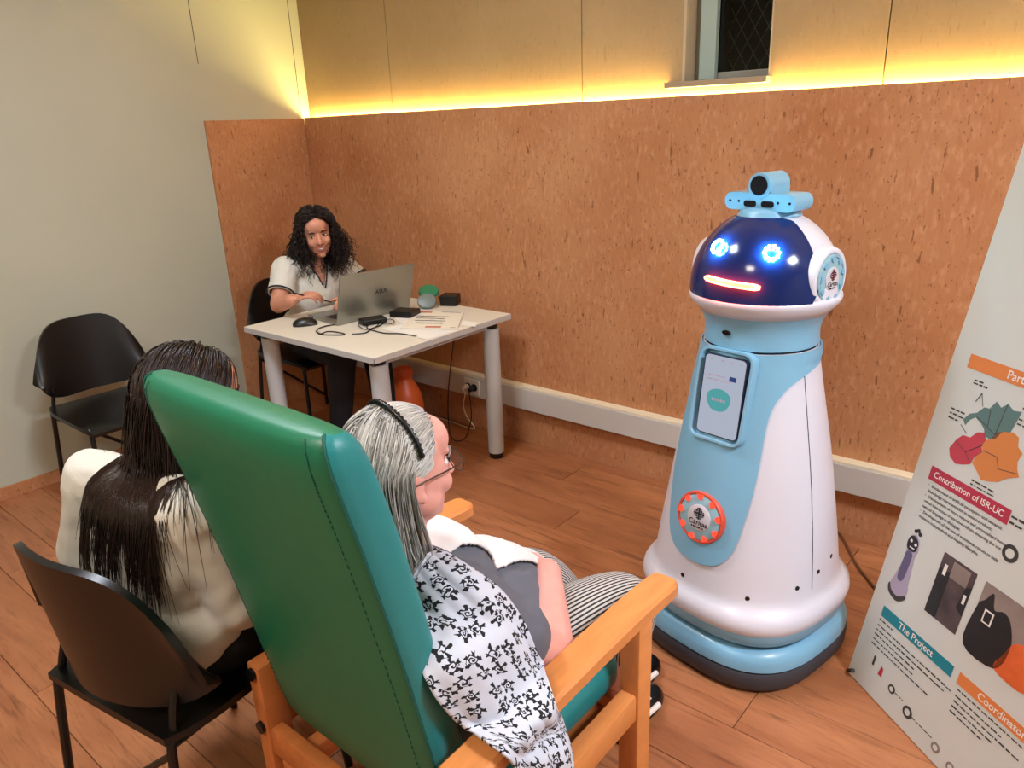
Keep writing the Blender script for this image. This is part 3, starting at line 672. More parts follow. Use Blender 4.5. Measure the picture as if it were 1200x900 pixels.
for a, b in (((.135, .87), (.165, .86)), ((.165, .86), (.205, .845)), ((.165, .90), (.172, .86)), ((.205, .93), (.2, .85)), ((.098, .79), (.135, .775)), ((.135, .775), (.16, .755)), ((.135, .775), (.178, .812)), ((.184, .80), (.225, .80)), ((.225, .80), (.24, .775)), ((.24, .775), (.29, .785)), ((.115, .905), (.125, .93)), ((.125, .93), (.14, .90)), ((.095, .835), (.12, .82))):
    tube(bm, [(a[0], a[1], .0013), (b[0], b[1], .0013)], .0009, 4)
obj('map_lines', bm, M_ink, sh, local=True, smooth=False)['kind'] = 'stuff'
lines(.09, .15, [(.945, .8), (.953, .3)]); lines(.245, .36, [(.945, .7), (.932, .9), (.905, .8), (.893, .7)]); lines(.05, .1, [(.862, .9), (.85, .7), (.838, .5)]); lines(.18, .30, [(.716, .6), (.706, .5)])
lines(.305, .4, [(.84, .4), (.82, .5), (.80, .5)], .007)
# printed robot
flat('printed_robot', soft([(.044, .338), (.052, .318), (.078, .311), (.100, .320), (.108, .340), (.103, .365), (.098, .41), (.094, .445), (.098, .462), (.094, .488), (.078, .503), (.062, .495), (.055, .475), (.060, .455), (.060, .42), (.052, .37)]), M_lav)
flat('printed_robot_front', soft([(.060, .37), (.07, .358), (.082, .368), (.086, .41), (.085, .448), (.064, .448), (.061, .41)]), M_lavd, .0012)
flat('printed_robot_base', soft([(.043, .337), (.055, .321), (.080, .315), (.106, .330), (.108, .32), (.084, .301), (.052, .308), (.040, .325)]), M_ink, .0012)
flat('printed_robot_face', soft([(.056, .476), (.060, .458), (.078, .454), (.092, .462), (.092, .486), (.076, .499), (.061, .492)]), M_lens, .0012)
bm = B()
for c in ((.068, .482), (.086, .478)): prism(bm, [(c[0]+.0045*math.cos(a), c[1]+.0045*math.sin(a)) for a in [2*PI*i/10 for i in range(10)]], .0004, T((0, 0, .0018)))
bx(bm, (.068, .463, .0018), (.086, .466, .0022)); obj('printed_robot_eyes', bm, M_tw, sh, local=True, smooth=False)
bm = B()
for c in ((.072, .513), (.08, .518), (.088, .511)): prism(bm, [(c[0]+.006*math.cos(a), c[1]+.006*math.sin(a)) for a in [2*PI*i/8 for i in range(8)]], .0004, T((0, 0, .0012)))
obj('printed_robot_sensor', bm, M_lens, sh, local=True, smooth=False)
# two photographs printed on the sheet
a = rect('printed_photo', .178, .337, .286, .512, M_ph1)
rect('photo_detail', .178, .337, .215, .47, M_ph2, .0012); rect('photo_detail', .215, .46, .27, .505, M_ph3, .0011); flat('photo_detail', [(.262, .40), (.285, .39), (.285, .47), (.27, .465)], M_ph2, .0012); rect('photo_detail', .192, .455, .202, .485, M_tw, .0016); rect('photo_detail', .272, .42, .28, .445, M_tw, .0016)
rect('printed_photo', .314, .333, .55, .511, M_ph3)
flat('photo_detail', soft([(.314, .333), (.41, .333), (.43, .40), (.41, .455), (.385, .47), (.36, .46), (.345, .495), (.33, .47), (.314, .44)]), M_ph2, .0012)
flat('photo_detail', soft([(.41, .333), (.50, .333), (.50, .40), (.47, .43), (.435, .42), (.42, .38)]), M_ph4, .0012)
flat('photo_frame_print', [(.338, .415), (.365, .415), (.365, .45), (.338, .45)], M_tw, .0018); flat('photo_frame_dark', [(.342, .419), (.361, .419), (.361, .446), (.342, .446)], M_ph2, .0024)
# small round logos
def ringlogo(u, v, r, m):
    bm = B(); prism(bm, [(u+r*math.cos(q), v+r*math.sin(q)) for q in [2*PI*i/20 for i in range(20)]], .0005, T((0, 0, .0006))); o = obj('printed_logo', bm, m, sh, local=True, smooth=False)
    bm = B(); prism(bm, [(u+r*.55*math.cos(q), v+r*.55*math.sin(q)) for q in [2*PI*i/16 for i in range(16)]], .0005, T((0, 0, .0012))); obj('logo_centre', bm, M_sheet, o, local=True, smooth=False)
ringlogo(.165, .072, .013, M_ink); ringlogo(.235, .055, .017, M_ink); ringlogo(.345, .04, .014, M_ph3); ringlogo(.40, .03, .013, M_ph3); ringlogo(.345, .605, .022, M_ink); ringlogo(.46, .02, .014, M_ink)
rect('printed_logo', .075, .085, .082, .115, M_ink); flat('printed_logo', [(.105, .075), (.12, .075), (.118, .10), (.11, .105)], M_crim)
lines(.25, .33, [(.052, .9)], .004); lines(.18, .21, [(.07, .9)], .004); lines(.315, .36, [(.685, .9), (.67, .8)], .008)
lines(.45, .6, [(.03, .8), (.045, .5)], .006)
# corner hooks and the rear support
for u, v in ((.012, .012), (BW-.012, .012)):
    bm = B(); tube(bm, [(u-.016, v-.012, -.004), (u+.012, v+.01, .006)], .006, 8); obj('corner_hook', bm, M_blackm, bn, local=True)
bm = B(); tube(bm, [(BW/2, .35, -.03), (BW/2, BH-.02, -.012)], .008, 8); tube(bm, [(0.02, .02, -.008), (BW/2, .36, -.03)], .006, 8); tube(bm, [(BW-.02, .02, -.008), (BW/2, .36, -.03)], .006, 8); obj('support_pole', bm, M_blackm, bn, local=True)

# ------------------------------------------------------------------ desk and what stands on it
DX0, DX1, DY0, DY1, DZ = -3.235, -2.295, 1.858, 2.72, .73
dk_ = thing('desk', ((DX0+DX1)/2, (DY0+DY1)/2, 0), 'white rectangular desk with round grey legs against the board wall', 'desk')
obj('desktop', bx(B(), (DX0, DY0, DZ-.028), (DX1, DY1, DZ), .002), [M_desk], dk_, smooth=False)
bm = B()
for a, b in (((DX0-.001, DY0-.0015, DZ-.027), (DX1+.0015, DY0, DZ-.002)), ((DX1, DY0-.0015, DZ-.027), (DX1+.0015, DY1, DZ-.002)), ((DX0-.0015, DY0, DZ-.027), (DX0, DY1, DZ-.002))): bx(bm, a, b)
obj('edge_band', bm, M_deskedge, dk_, smooth=False)
for x, y in ((DX0+.085, DY0+.075), (DX1-.065, DY0+.075), (DX1-.045, DY1-.10), (DX0+.085, DY1-.10)):
    bm = B(); lathe(bm, [(.034, .028), (.040, .03), (.040, DZ-.055)], 28, T((x, y, 0))); lg = obj('leg', bm, M_leg, dk_, ang=50)
    bm = B(); lathe(bm, [(.033, 0), (.036, .004), (.036, .03)], 24, T((x, y, 0))); obj('foot', bm, M_blackm, lg, ang=50)
    bm = B(); lathe(bm, [(.030, DZ-.056), (.036, DZ-.028)], 24, T((x, y, 0))); obj('collar', bm, M_blackm, lg, ang=50)
bm = B(); bx(bm, (DX0+.08, DY0+.06, DZ-.055), (DX1-.06, DY0+.09, DZ-.028)); bx(bm, (DX0+.08, DY1-.115, DZ-.055), (DX1-.05, DY1-.085, DZ-.028)); bx(bm, (DX1-.07, DY0+.08, DZ-.055), (DX1-.04, DY1-.1, DZ-.028)); obj('under_frame', bm, M_leg, dk_, smooth=False)
# laptop seen from behind
h0, h1 = V((-2.843, 2.105, DZ+.012)), V((-2.80, 2.525, DZ+.012)); lx = (h1-h0); LWd = lx.length; lx.normalize(); lo_ = V((0, 0, 1)).cross(lx); # lo_ points away from... 
if lo_.x > 0: lo_ = -lo_
lap = thing('laptop', (h0+h1)/2-V((0, 0, .012)), 'open silver laptop facing the curly-haired woman', 'laptop')
def LM(o, x, y): z = x.cross(y); return Matrix(((x.x, y.x, z.x, o.x), (x.y, y.y, z.y, o.y), (x.z, y.z, z.z, o.z), (0, 0, 0, 1)))
mb = LM(h0-V((0, 0, .012)), lo_, -lx)   # local x = towards the woman, local y = along -hinge
bm = B(); bx(bm, (0, -LWd, 0.001), (.265, 0, .017), .004, mb); base = obj('base', bm, M_alu, lap, ang=40)
bm = B()
for i in range(14):
    for j in range(5): bx(bm, (.05+j*.021, -LWd+.03+i*.026, .017), (.067+j*.021, -LWd+.052+i*.026, .0185), 0, mb)
obj('keyboard', bm, M_black, base, smooth=False)
sdir = (V((0, 0, 1))*math.cos(math.radians(17))-lo_*math.sin(math.radians(17))).normalized()
ms = LM(h0, lx, sdir)
bm = B(); prism(bm, [(x+LWd/2, y+.12) for x, y in rrect(LWd, .24, .008)], .007, ms @ T((0, 0, -.0035))); lid = obj('lid', bm, M_alu, lap, ang=35)
bm = B(); zoff = -.0042 if ms.to_3x3() @ V((0, 0, 1)) @ V((1, 0, 0)) > 0 else .0042
side = 1 if (ms.to_3x3() @ V((0, 0, 1))).x > 0 else -1
bx(bm, (.012, .012, -side*.0036), (LWd-.012, .228, -side*.0042), 0, ms); obj('screen', bm, mat('laptop_screen', '#11141a', .2), lid, smooth=False)
if side > 0: text('lettering', 'ASUS', .03, mat('lid_print', '#3b3b38', .3, metal=.6), lid, T(-lap.location) @ ms @ T((LWd*.56, .125, .0042)))
else: text('lettering', 'ASUS', .03, mat('lid_print', '#3b3b38', .3, metal=.6), lid, T(-lap.location) @ ms @ T((LWd*.56, .125, -.0042)) @ Matrix.Rotation(PI, 4, 'Y'))
# mouse with its cable
def dz(px, h=0): return at(px, 2, DZ+h)
mp_ = dz((358, 381)); ms_ = thing('computer_mouse', mp_, 'black computer mouse on the desk corner beside the laptop', 'mouse', math.radians(-35))
bm = B(); rr = []
for y, w_, h in ((-.058, .012, .012), (-.052, .024, .022), (-.03, .032, .034), (0, .033, .038), (.03, .03, .032), (.05, .024, .02), (.056, .012, .01)):
    rr.append([V((w_*math.cos(q), y, .001+h*max(0, math.sin(q)))) for q in [PI*k/10 for k in range(11)]]+[V((w_*.8*s, y, .001)) for s in (-.5, .5)])
loft(bm, rr); obj('shell', bm, mat('mouse_black', '#15140f', .35), ms_, local=True)
bm = B(); cyl(bm, (-.004, .032, .032), (.004, .032, .032), .008, n=14); obj('wheel', bm, M_bump, ms_, local=True)
def cable(name, pts, r, m, label, cat='cable', parent=None):
    bm = B(); tube(bm, bez(pts, 8), r, 6); o = obj(name, bm, m, parent)
    return tag(recentre(o), label, cat)
cable('mouse_cable', [dz(p, .004) for p in ((370, 388), (376, 391), (384, 388.5), (397, 389.5), (404, 391.5), (396, 392.5), (375, 391.5), (372, 386), (382, 382), (393, 380.5))], .0027, M_black, 'black mouse cable looped in front of the laptop')
cable('charger_cable', [dz(p, .004) for p in ((412, 391.5), (428, 390), (436, 385), (446, 381), (450, 376), (442, 374), (434, 379), (430, 384), (440, 388), (452, 390.5), (470, 391), (488, 394))], .0027, M_black, 'black charger cable tangled behind the laptop')
cable('usb_cable', [dz(p, .009) for p in ((424, 377), (420, 381), (428, 386), (440, 383), (447, 377), (456, 374), (462, 376), (458, 379.5), (446, 380))], .0022, M_black, 'thin black cable coiled beside the black drive')
# black boxes behind the screen
bm = B(); q = dz((475, 370)); bx(bm, (-.06, -.05, .001), (.06, .05, .03), .004); M2 = T(q) @ Matrix.Rotation(math.radians(20), 4, 'Z')
bmesh.ops.transform(bm, matrix=M2, verts=bm.verts); tag(recentre(obj('disc_drive', bm, M_black, smooth=False)), 'flat black drive lying behind the laptop lid', 'drive')
bm = B(); q = dz((437, 379)); bx(bm, (-.06, -.035, .001), (.06, .035, .028), .006); bmesh.ops.transform(bm, matrix=T(q) @ Matrix.Rotation(math.radians(70), 4, 'Z'), verts=bm.verts); tag(recentre(obj('power_adapter', bm, M_black, smooth=False)), 'black power adapter among the cables behind the laptop', 'adapter')
# round green and grey case leaning on a small black box
q = dz((528, 357)); bm = B(); bx(bm, (-.045, -.04, .001), (.045, .04, .055), .005); bmesh.ops.transform(bm, matrix=T(q) @ Matrix.Rotation(math.radians(25), 4, 'Z'), verts=bm.verts); tag(recentre(obj('small_box', bm, M_black, smooth=False)), 'small black box behind the round green and grey case', 'box')
q = dz((501, 361)); cs = thing('round_case', q, 'open round case with green lid and grey bowl on the desk', 'case')
view = (CAM-q).normalized()
def puck(c, n, r, h, m, name):
    x, y = frame_from(n); Mx = LM(c, x, y); bm = B(); lathe(bm, [(r*.9, -h/2), (r, -h*.3), (r, h*.3), (r*.93, h/2), (r*.6, h*.62)], 32, Mx @ Matrix.Diagonal((1.15, 1, 1, 1))); return obj(name, bm, m, cs)
puck(q+V((0, 0, .033)), V((.55, -.55, .62)).normalized(), .042, .028, mat('case_grey', '#6c7672', .4), 'bowl')
puck(q+V((-.03, .045, .072)), V((.35, -.35, .87)).normalized(), .045, .022, mat('case_green', '#2f7a55', .4), 'lid')
# papers
def paper(pxs, m, h, label, marks=()):
    P = [dz(p, h) for p in pxs]; c = sum(P, V())/4; t = thing('paper_sheet', (c.x, c.y, DZ+h), label, 'paper')
    bm = B(); a = [bm.verts.new(p) for p in P]; b = [bm.verts.new(p+V((0, 0, .0008))) for p in P]
    bm.faces.new(a[::-1]); bm.faces.new(b); [bm.faces.new((a[i], a[(i+1) % 4], b[(i+1) % 4], b[i])) for i in range(4)]
    obj('sheet', bm, m, t, smooth=False)
    for (u0, v0, u1, v1, mm) in marks:
        f = lambda u, v: P[0].lerp(P[1], u).lerp(P[3].lerp(P[2], u), v)+V((0, 0, .0014))
        bm = B(); bm.faces.new([bm.verts.new(f(*k)) for k in ((u0, v0), (u1, v0), (u1, v1), (u0, v1))]); obj('printed_line', bm, mm, t, smooth=False)
paper([(462, 373), (497, 371), (542, 385), (499, 398.5)], M_paper2, .0006, 'white paper sheet lying under the printed letter')
paper([(445, 385.5), (470, 380), (500, 384), (498, 397.5)], M_paper2, .0016, 'blank white paper sheet beside the cables')
paper([(488, 364), (543, 366), (536, 386), (469, 385)], M_paper, .004, 'printed letter with a red heading lying on the desk', [(.06, .04, .36, .12, M_inkr), (.1, .3, .75, .33, M_ink), (.12, .42, .7, .45, M_ink), (.14, .55, .72, .58, M_ink), (.2, .68, .7, .72, M_ink), (.42, .86, .7, .93, M_inkr), (.86, .9, .95, .93, M_inkr), (.55, .03, .95, .05, M_ink)])
paper([(543, 376), (560, 378), (557, 383), (540, 381)], M_paper2, .0012, 'small paper slip near the desk edge')
# orange jug on the floor behind the desk
q = V((-3.0, 2.62, 0)); bm = B(); lathe(bm, [(.06, .0), (.085, .006), (.098, .05), (.1, .14), (.093, .2), (.07, .255), (.05, .285), (.044, .30), (.052, .312), (.056, .335), (.05, .355), (.03, .362)], 32, T(q)); jg = obj('orange_jug', bm, M_orange); tag(recentre(jg), 'orange plastic jug on the floor behind the desk', 'jug')
# socket with plugs, cords
q = at((554, 453), 1, YB-.05); so = thing('wall_socket', (q.x, YB-.05, q.z-.045), 'white double power socket on the cable duct', 'socket')
obj('plate', bx(B(), (q.x-.055, YB-.060, q.z-.045), (q.x+.055, YB-.0505, q.z+.045), .004), mat('socket_white', '#dcd8cc', .4), so, smooth=False)
for dx in (-.025, .02):
    bm = B(); cyl(bm, (q.x+dx, YB-.059, q.z), (q.x+dx, YB-.064, q.z), .021, n=20); obj('outlet', bm, M_blackm, so)
for dx, m, nm in ((-.027, M_tw, 'white'), (.018, M_black, 'black')):
    bm = B(); cyl(bm, (q.x+dx, YB-.065, q.z), (q.x+dx, YB-.098, q.z-.004), .016, .012, 16); o = obj('power_plug', bm, m); tag(recentre(o), nm+' power plug in the duct socket', 'plug')
cable('electric_cord', [V((q.x-.027, YB-.10, q.z-.006)), at((545, 462), 1, YB-.11), at((543, 475), 1, YB-.10), at((547, 488), 1, YB-.08), V((q.x-.0, YB-.06, .02)), V((q.x-.25, YB-.03, .006)), V((q.x-.6, YB-.03, .006))], .0032, M_ductlip, 'white cord hanging from the duct socket to the floor')
cable('electric_cord', [V((q.x+.018, YB-.10, q.z-.006)), at((552, 478), 1, YB-.11), at((552, 492), 1, YB-.12), at((546, 512), 2, .008), at((536, 517), 2, .006), at((529, 512), 2, .008), at((526, 500), 1, 2.70), at((525, 470), 1, 2.70), at((527, 440), 1, 2.70), at((532, 396), 1, 2.70)], .003, M_black, 'dark cord from the duct socket up to the desk')
cable('floor_cord', [at((967, 614), 2, .006), at((985, 627), 2, .006), at((1003, 660), 2, .006), at((1022, 685), 2, .006), at((1050, 720), 2, .006)], .0045, mat('brown_cord', '#6a4128', .6), 'brown cord on the floor between robot and banner')
#@@PEOPLE

# ------------------------------------------------------------------ people
def Rm(yaw, pitch=0, roll=0):
    return Matrix.Rotation(math.radians(yaw), 4, 'Z') @ Matrix.Rotation(math.radians(pitch), 4, 'X') @ Matrix.Rotation(math.radians(roll), 4, 'Y')
def head_prims(bm, H, plump=0.0):
    """head volume in the frame H (x right, y forward, z up, origin between the ears at eye level)"""
    e = lambda c, r, M=None: ell(bm, V(c), r, H if M is None else H @ M, 18, 12)
    e((0, -.012, .030), (.073, .093, .085)); e((0, .028, -.022), (.061+plump*.5, .062, .083)); e((0, .030, -.070), (.048+plump, .050, .042))
    e((0, .068, -.098), (.019+plump*.4, .017, .017)); e((0, .062, .045), (.052, .036, .042))
    for s in (1, -1):
        e((s*.034, .060, -.032), (.024+plump*.6, .024, .024)); e((s*.026, .079, .020), (.020, .011, .007)); e((s*.045, .02, -.055), (.016+plump, .035, .03))
        e((0, 0, 0), (.008, .019, .032), T((s*.076, -.012, -.008)) @ Matrix.Rotation(s*.35, 4, 'Z') @ Matrix.Rotation(-.15, 4, 'X'))
        e((s*.079, -.004, -.034), (.007, .009, .010))
        e((s*.012, .094, -.036), (.009, .010, .008))
    caps(bm, H @ V((0, .086, .004)), .0085, H @ V((0, .107, -.032)), .0125, 12)
    e((0, .084, -.056), (.021, .011, .006)); e((0, .083, -.070), (.018, .011, .007))
def face_parts(par, H, smile=False, brow=M_iris):
    for s in (1, -1):
        bm = B(); ell(bm, V((s*.031, .074, .0)), (.0125, .0095, .0075), H, 16, 12); ey = obj('eye', bm, M_eyew, par)
        bm = B(); ell(bm, V((s*.031+.002, .0825, .0)), (.0055, .0025, .0055), H, 12, 8); obj('iris', bm, M_iris, ey)
        bm = B(); tube(bm, [H @ V(p) for p in ((s*.014, .0905, .017), (s*.027, .0925, .0225), (s*.042, .084, .0205), (s*.05, .074, .014))], [.0022, .0034, .0028, .001], 6); obj('eyebrow', bm, brow, par)
        bm = B(); tube(bm, [H @ V(p) for p in ((s*.018, .086, .005), (s*.031, .0885, .0095), (s*.044, .079, .005))], .0016, 6); obj('eyelid', bm, M_iris, ey)
    if smile:
        bm = B(); tube(bm, [H @ V(p) for p in ((-.029, .080, -.052), (-.013, .0955, -.0565), (0, .098, -.0570), (.013, .0955, -.0565), (.029, .080, -.052))], [.001, .0026, .003, .0026, .001], 8); lp = obj('upper_lip', bm, M_lips, par)
        bm = B(); tube(bm, [H @ V(p) for p in ((-.027, .080, -.054), (-.013, .0925, -.0695), (0, .0955, -.0735), (.013, .0925, -.0695), (.027, .080, -.054))], [.001, .0035, .004, .0035, .001], 8); obj('lower_lip', bm, M_lips, par)
        bm = B(); tube(bm, [H @ V(p) for p in ((-.020, .0875, -.058), (0, .0975, -.0640), (.020, .0875, -.058))], [.002, .0052, .002], 8); obj('teeth', bm, M_eyew, par)
    else:
        bm = B(); tube(bm, [H @ V(p) for p in ((-.023, .082, -.0625), (0, .096, -.062), (.023, .082, -.0625))], [.001, .0045, .001], 8); obj('lips', bm, M_lips, par)
def hand(bm, wrist, d, nrm, thumb, curl=.5, s=1.0):
    """palm, four fingers of unequal length and a thumb; nrm = direction the palm faces, thumb = +1/-1 side"""
    w_, d, nrm = V(wrist), V(d).normalized(), V(nrm).normalized(); nrm = (nrm-d*nrm.dot(d)).normalized(); lat = d.cross(nrm)*thumb
    for i, (off, L) in enumerate(((.027, .078), (.009, .084), (-.009, .080), (-.025, .072))):
        k = w_+d*(L*s)+lat*(off*s); caps(bm, w_+lat*(off*.55*s)+d*.006, .0125*s, k, .0100*s, 10)
        p = k; dd = d.copy(); fl = (.94, 1.05, 1.0, .8)[i]
        for j, (sl, rr) in enumerate(((.042, .0088), (.026, .0080), (.021, .0070))):
            ang = curl*(.75, 1.05, .7)[j]*(1+.06*i); dd = (dd*math.cos(ang)+nrm*math.sin(ang)).normalized(); nrm2 = nrm
            q = p+dd*(sl*fl*s); caps(bm, p, (.0098, .0086, .0078)[j]*s, q, rr*s, 10); p = q
            nrm = (nrm-dd*nrm.dot(dd)).normalized()
        nrm = V(nrm2); nrm = (nrm-d*nrm.dot(d)).normalized()
    caps(bm, w_-d*(.012*s), .025*s, w_+d*(.045*s), .017*s, 12)
    p = w_+d*(.018*s)+lat*(.020*s); td = (d*.62+lat*.62+nrm*.35).normalized()
    for L, r0, r1 in ((.042, .014, .0115), (.032, .0115, .0095), (.024, .0095, .0078)):
        q = p+td*(L*s); caps(bm, p, r0*s, q, r1*s, 10); p = q; td = (td+d*.35+nrm*.28*curl).normalized()
def strands(name, par, m, roots, dirs, L, cols, r=.0011, steps=22, grav=.25, stiff=.75, curl=0, cfreq=40, layer=None, jit=.0, taper=.35, seed=1, wind=None, tone=(.1, .9), flow=None, zrel=-.1, keep=None, wall=None):
    """hair strands combed from the roots, sliding over the ellipsoids in cols under gravity"""
    R_ = np.random.default_rng(seed); p = np.array(roots, float); d = np.array(dirs, float); n = len(p)
    d /= np.linalg.norm(d, axis=1)[:, None]; L = np.array(L, float)*np.ones(n); st = (L/steps)[:, None]
    layer = np.ones(n) if layer is None else layer
    path = [p.copy()]; down = np.array([0, 0, -1.]); w_ = np.zeros(3) if wind is None else np.array(wind, float)
    own = R_.normal(size=(n, 3))*jit; stuck = np.full(n, flow is not None)
    for k in range(steps):
        d = d*stiff+(down+w_+own)*grav; d /= np.linalg.norm(d, axis=1)[:, None]
        if flow is not None and stuck.any():
            c, Rr, rad, _ = cols[0]; sc = layer[:, None]; u = ((p-c)@Rr)/(rad*sc); nn = u/rad; nn /= np.linalg.norm(nn, axis=1)[:, None]
            fl = flow(u)+own@Rr*.35; fl = fl-nn*(fl*nn).sum(1)[:, None]; fl /= np.maximum(np.linalg.norm(fl, axis=1)[:, None], 1e-6); d[stuck] = (fl@Rr.T)[stuck]
        q = p+d*st
        if flow is not None and stuck.any():
            u = ((q-c)@Rr)/(rad*sc); u /= np.linalg.norm(u, axis=1)[:, None]; q[stuck] = ((u*rad*sc)@Rr.T+c)[stuck]; stuck &= u[:, 2] > zrel+.15*own[:, 0]
        for c, Rr, rad, lay in cols:
            sc = (layer if lay else np.ones(n))[:, None]; u = ((q-c)@Rr)/(rad*sc); l = np.linalg.norm(u, axis=1)
            ins = l < 1; u[ins] /= l[ins][:, None]; q[ins] = (u[ins]*(rad*sc)[ins] if (rad*sc).shape[0] == n else u[ins]*rad)@Rr.T+c
        if wall is not None: q[:, 1] = np.maximum(q[:, 1], wall(q))
        d = q-p; d /= np.maximum(np.linalg.norm(d, axis=1)[:, None], 1e-9); p = q; path.append(p.copy())
    P = np.array(path)                                   # steps+1, n, 3
    if keep is not None: ok = keep(P); P = P[:, ok]; L = L[ok]; n = int(ok.sum())
    S = steps+1
    D = np.gradient(P, axis=0); D /= np.maximum(np.linalg.norm(D, axis=2, keepdims=True), 1e-9)
    ref = np.array([.31, .52, .79]); X = np.cross(D, ref); X /= np.linalg.norm(X, axis=2, keepdims=True); Y = np.cross(D, X)
    if curl:
        t = np.linspace(0, 1, S)[:, None]*L[None]*cfreq*2*PI/1.0+R_.uniform(0, 6.28, n)[None]; a = (np.minimum(1, np.linspace(0, 3, S))[:, None]*curl*R_.uniform(.6, 1.3, n)[None])
        P = P+X*(a*np.cos(t))[..., None]+Y*(a*np.sin(t))[..., None]
        D = np.gradient(P, axis=0); D /= np.maximum(np.linalg.norm(D, axis=2, keepdims=True), 1e-9); X = np.cross(D, ref); X /= np.linalg.norm(X, axis=2, keepdims=True); Y = np.cross(D, X)
    rad = r*np.interp(np.linspace(0, 1, S), [0, .6, 1], [1, 1, taper])[:, None, None]
    ringv = np.stack([P+rad*(X*math.cos(a)+Y*math.sin(a)) for a in (0, 2*PI/3, 4*PI/3)], axis=2)   # S,n,3,3
    verts = ringv.transpose(1, 0, 2, 3).reshape(-1, 3)
    b0 = (np.arange(n)*S*3)[:, None, None]+(np.arange(S-1)*3)[None, :, None]; i = np.array([0, 1, 2])[None, None]; j = np.array([1, 2, 0])[None, None]
    F = np.stack([b0+i, b0+j, b0+3+j, b0+3+i], axis=-1).reshape(-1, 4)
    pl = np.array(par.location)
    me = bpy.data.meshes.new(name); me.vertices.add(len(verts)); me.vertices.foreach_set('co', (verts-pl).astype(np.float32).ravel())
    me.loops.add(F.size); me.loops.foreach_set('vertex_index', F.ravel().astype(np.int32)); me.polygons.add(len(F)); me.polygons.foreach_set('loop_start', np.arange(0, F.size, 4, dtype=np.int32)); me.polygons.foreach_set('loop_total', np.full(len(F), 4, dtype=np.int32))
    me.polygons.foreach_set('use_smooth', np.ones(len(F), bool)); me.update(calc_edges=True)
    at_ = me.attributes.new('tone', 'FLOAT', 'POINT'); at_.data.foreach_set('value', np.repeat(R_.uniform(tone[0], tone[1], n), S*3).astype(np.float32))
    me.materials.append(m); o = bpy.data.objects.new(name, me); COL.objects.link(o); o.parent = par; o['kind'] = 'stuff'
    return o
def cap_mesh(name, H, keep, m, par, k=1.0):
    bm = B(); ell(bm, V((0, -.012, .030)), (.0775*k, .0965*k, .0885*k), H, 48, 36); Hi = H.inverted()
    def out(c):
        q = Hi @ c-V((0, -.012, .030)); return not keep((q.x/.0775, q.y/.0965, q.z/.0885))
    cut(bm, out); return obj(name, bm, m, par, ang=None)
def colE(c, rad, M=None, lay=False): return (np.array(c, float), np.array(M.to_3x3()) if M else np.eye(3), np.array(rad, float)[None], lay)
def uvtube(bm, pts, rs, n=28, flip=False):
    """open-ended leg tube with u round the leg and v along it"""
    uv = bm.loops.layers.uv.verify(); rings = []; x = None; pts = [V(p) for p in pts]
    for i, p in enumerate(pts):
        d = (pts[min(i+1, len(pts)-1)]-pts[max(i-1, 0)]).normalized()
        if x is None: x, y = frame_from(d)
        else: x = (x-d*x.dot(d)).normalized(); y = d.cross(x)
        rings.append([bm.verts.new(q) for q in ring(p, x, y, rs[i], rs[i], n)])
    for i, (a, b) in enumerate(zip(rings, rings[1:])):
        for k in range(n):
            f = bm.faces.new((a[k], a[(k+1) % n], b[(k+1) % n], b[k]))
            for lp, (u, v) in zip(f.loops, ((k/n, i), ((k+1)/n, i), ((k+1)/n, i+1), (k/n, i+1))): lp[uv].uv = (u, v/len(pts))
    bm.faces.new(rings[0][::-1]); bm.faces.new(rings[-1])

# ---- seated older woman in the armchair
W3 = thing('person', (-.99, .85, 0), 'grey-haired person with glasses and floral shawl sitting in the green armchair', 'person')
H3 = T((-.965, .815, 1.016)) @ Rm(-10, -1, -2)
RS, LS = V((-.825, .80, .80)), V((-1.165, .84, .80))
RE, LE = V((-.77, 1.0, .575)), V((-1.2, .97, .58)); RW, LW = V((-.90, 1.16, .64)), V((-1.09, 1.07, .575))
bm = B(); head_prims(bm, H3, .008)
chain(bm, [H3 @ V((0, -.012, -.07)), V((-.975, .795, .87)), V((-.99, .79, .80))], [.056, .058, .075])
ell(bm, V((-.995, .86, .68)), (.165, .125, .17)); ell(bm, V((-1.0, .92, .56)), (.185, .185, .13)); ell(bm, V((-1.0, .80, .53)), (.19, .12, .10))
chain(bm, [RS, RE, RW], [.056, .05, .032]); chain(bm, [LS, LE, LW], [.056, .05, .032])
hand(bm, RW, V((-.95, .25, -.05)), V((-.1, -.1, -1)), -1, .28); hand(bm, LW, V((.45, .85, -.05)), V((.1, 0, -1)), 1, .28)
RK, LK = V((-.845, 1.375, .47)), V((-1.07, 1.31, .49)); RA, LA = V((-.885, 1.46, .09)), V((-.955, 1.57, .09))
chain(bm, [V((-.92, .85, .50)), RK, RA], [.09, .062, .042]); chain(bm, [V((-1.08, .85, .50)), LK, LA], [.09, .062, .042])
obj('body', remesh(bm, .0045, 5), M_skinp, W3, ang=None)
face_parts(W3, H3, brow=mat('grey_brow', '#8d8a86', .6))
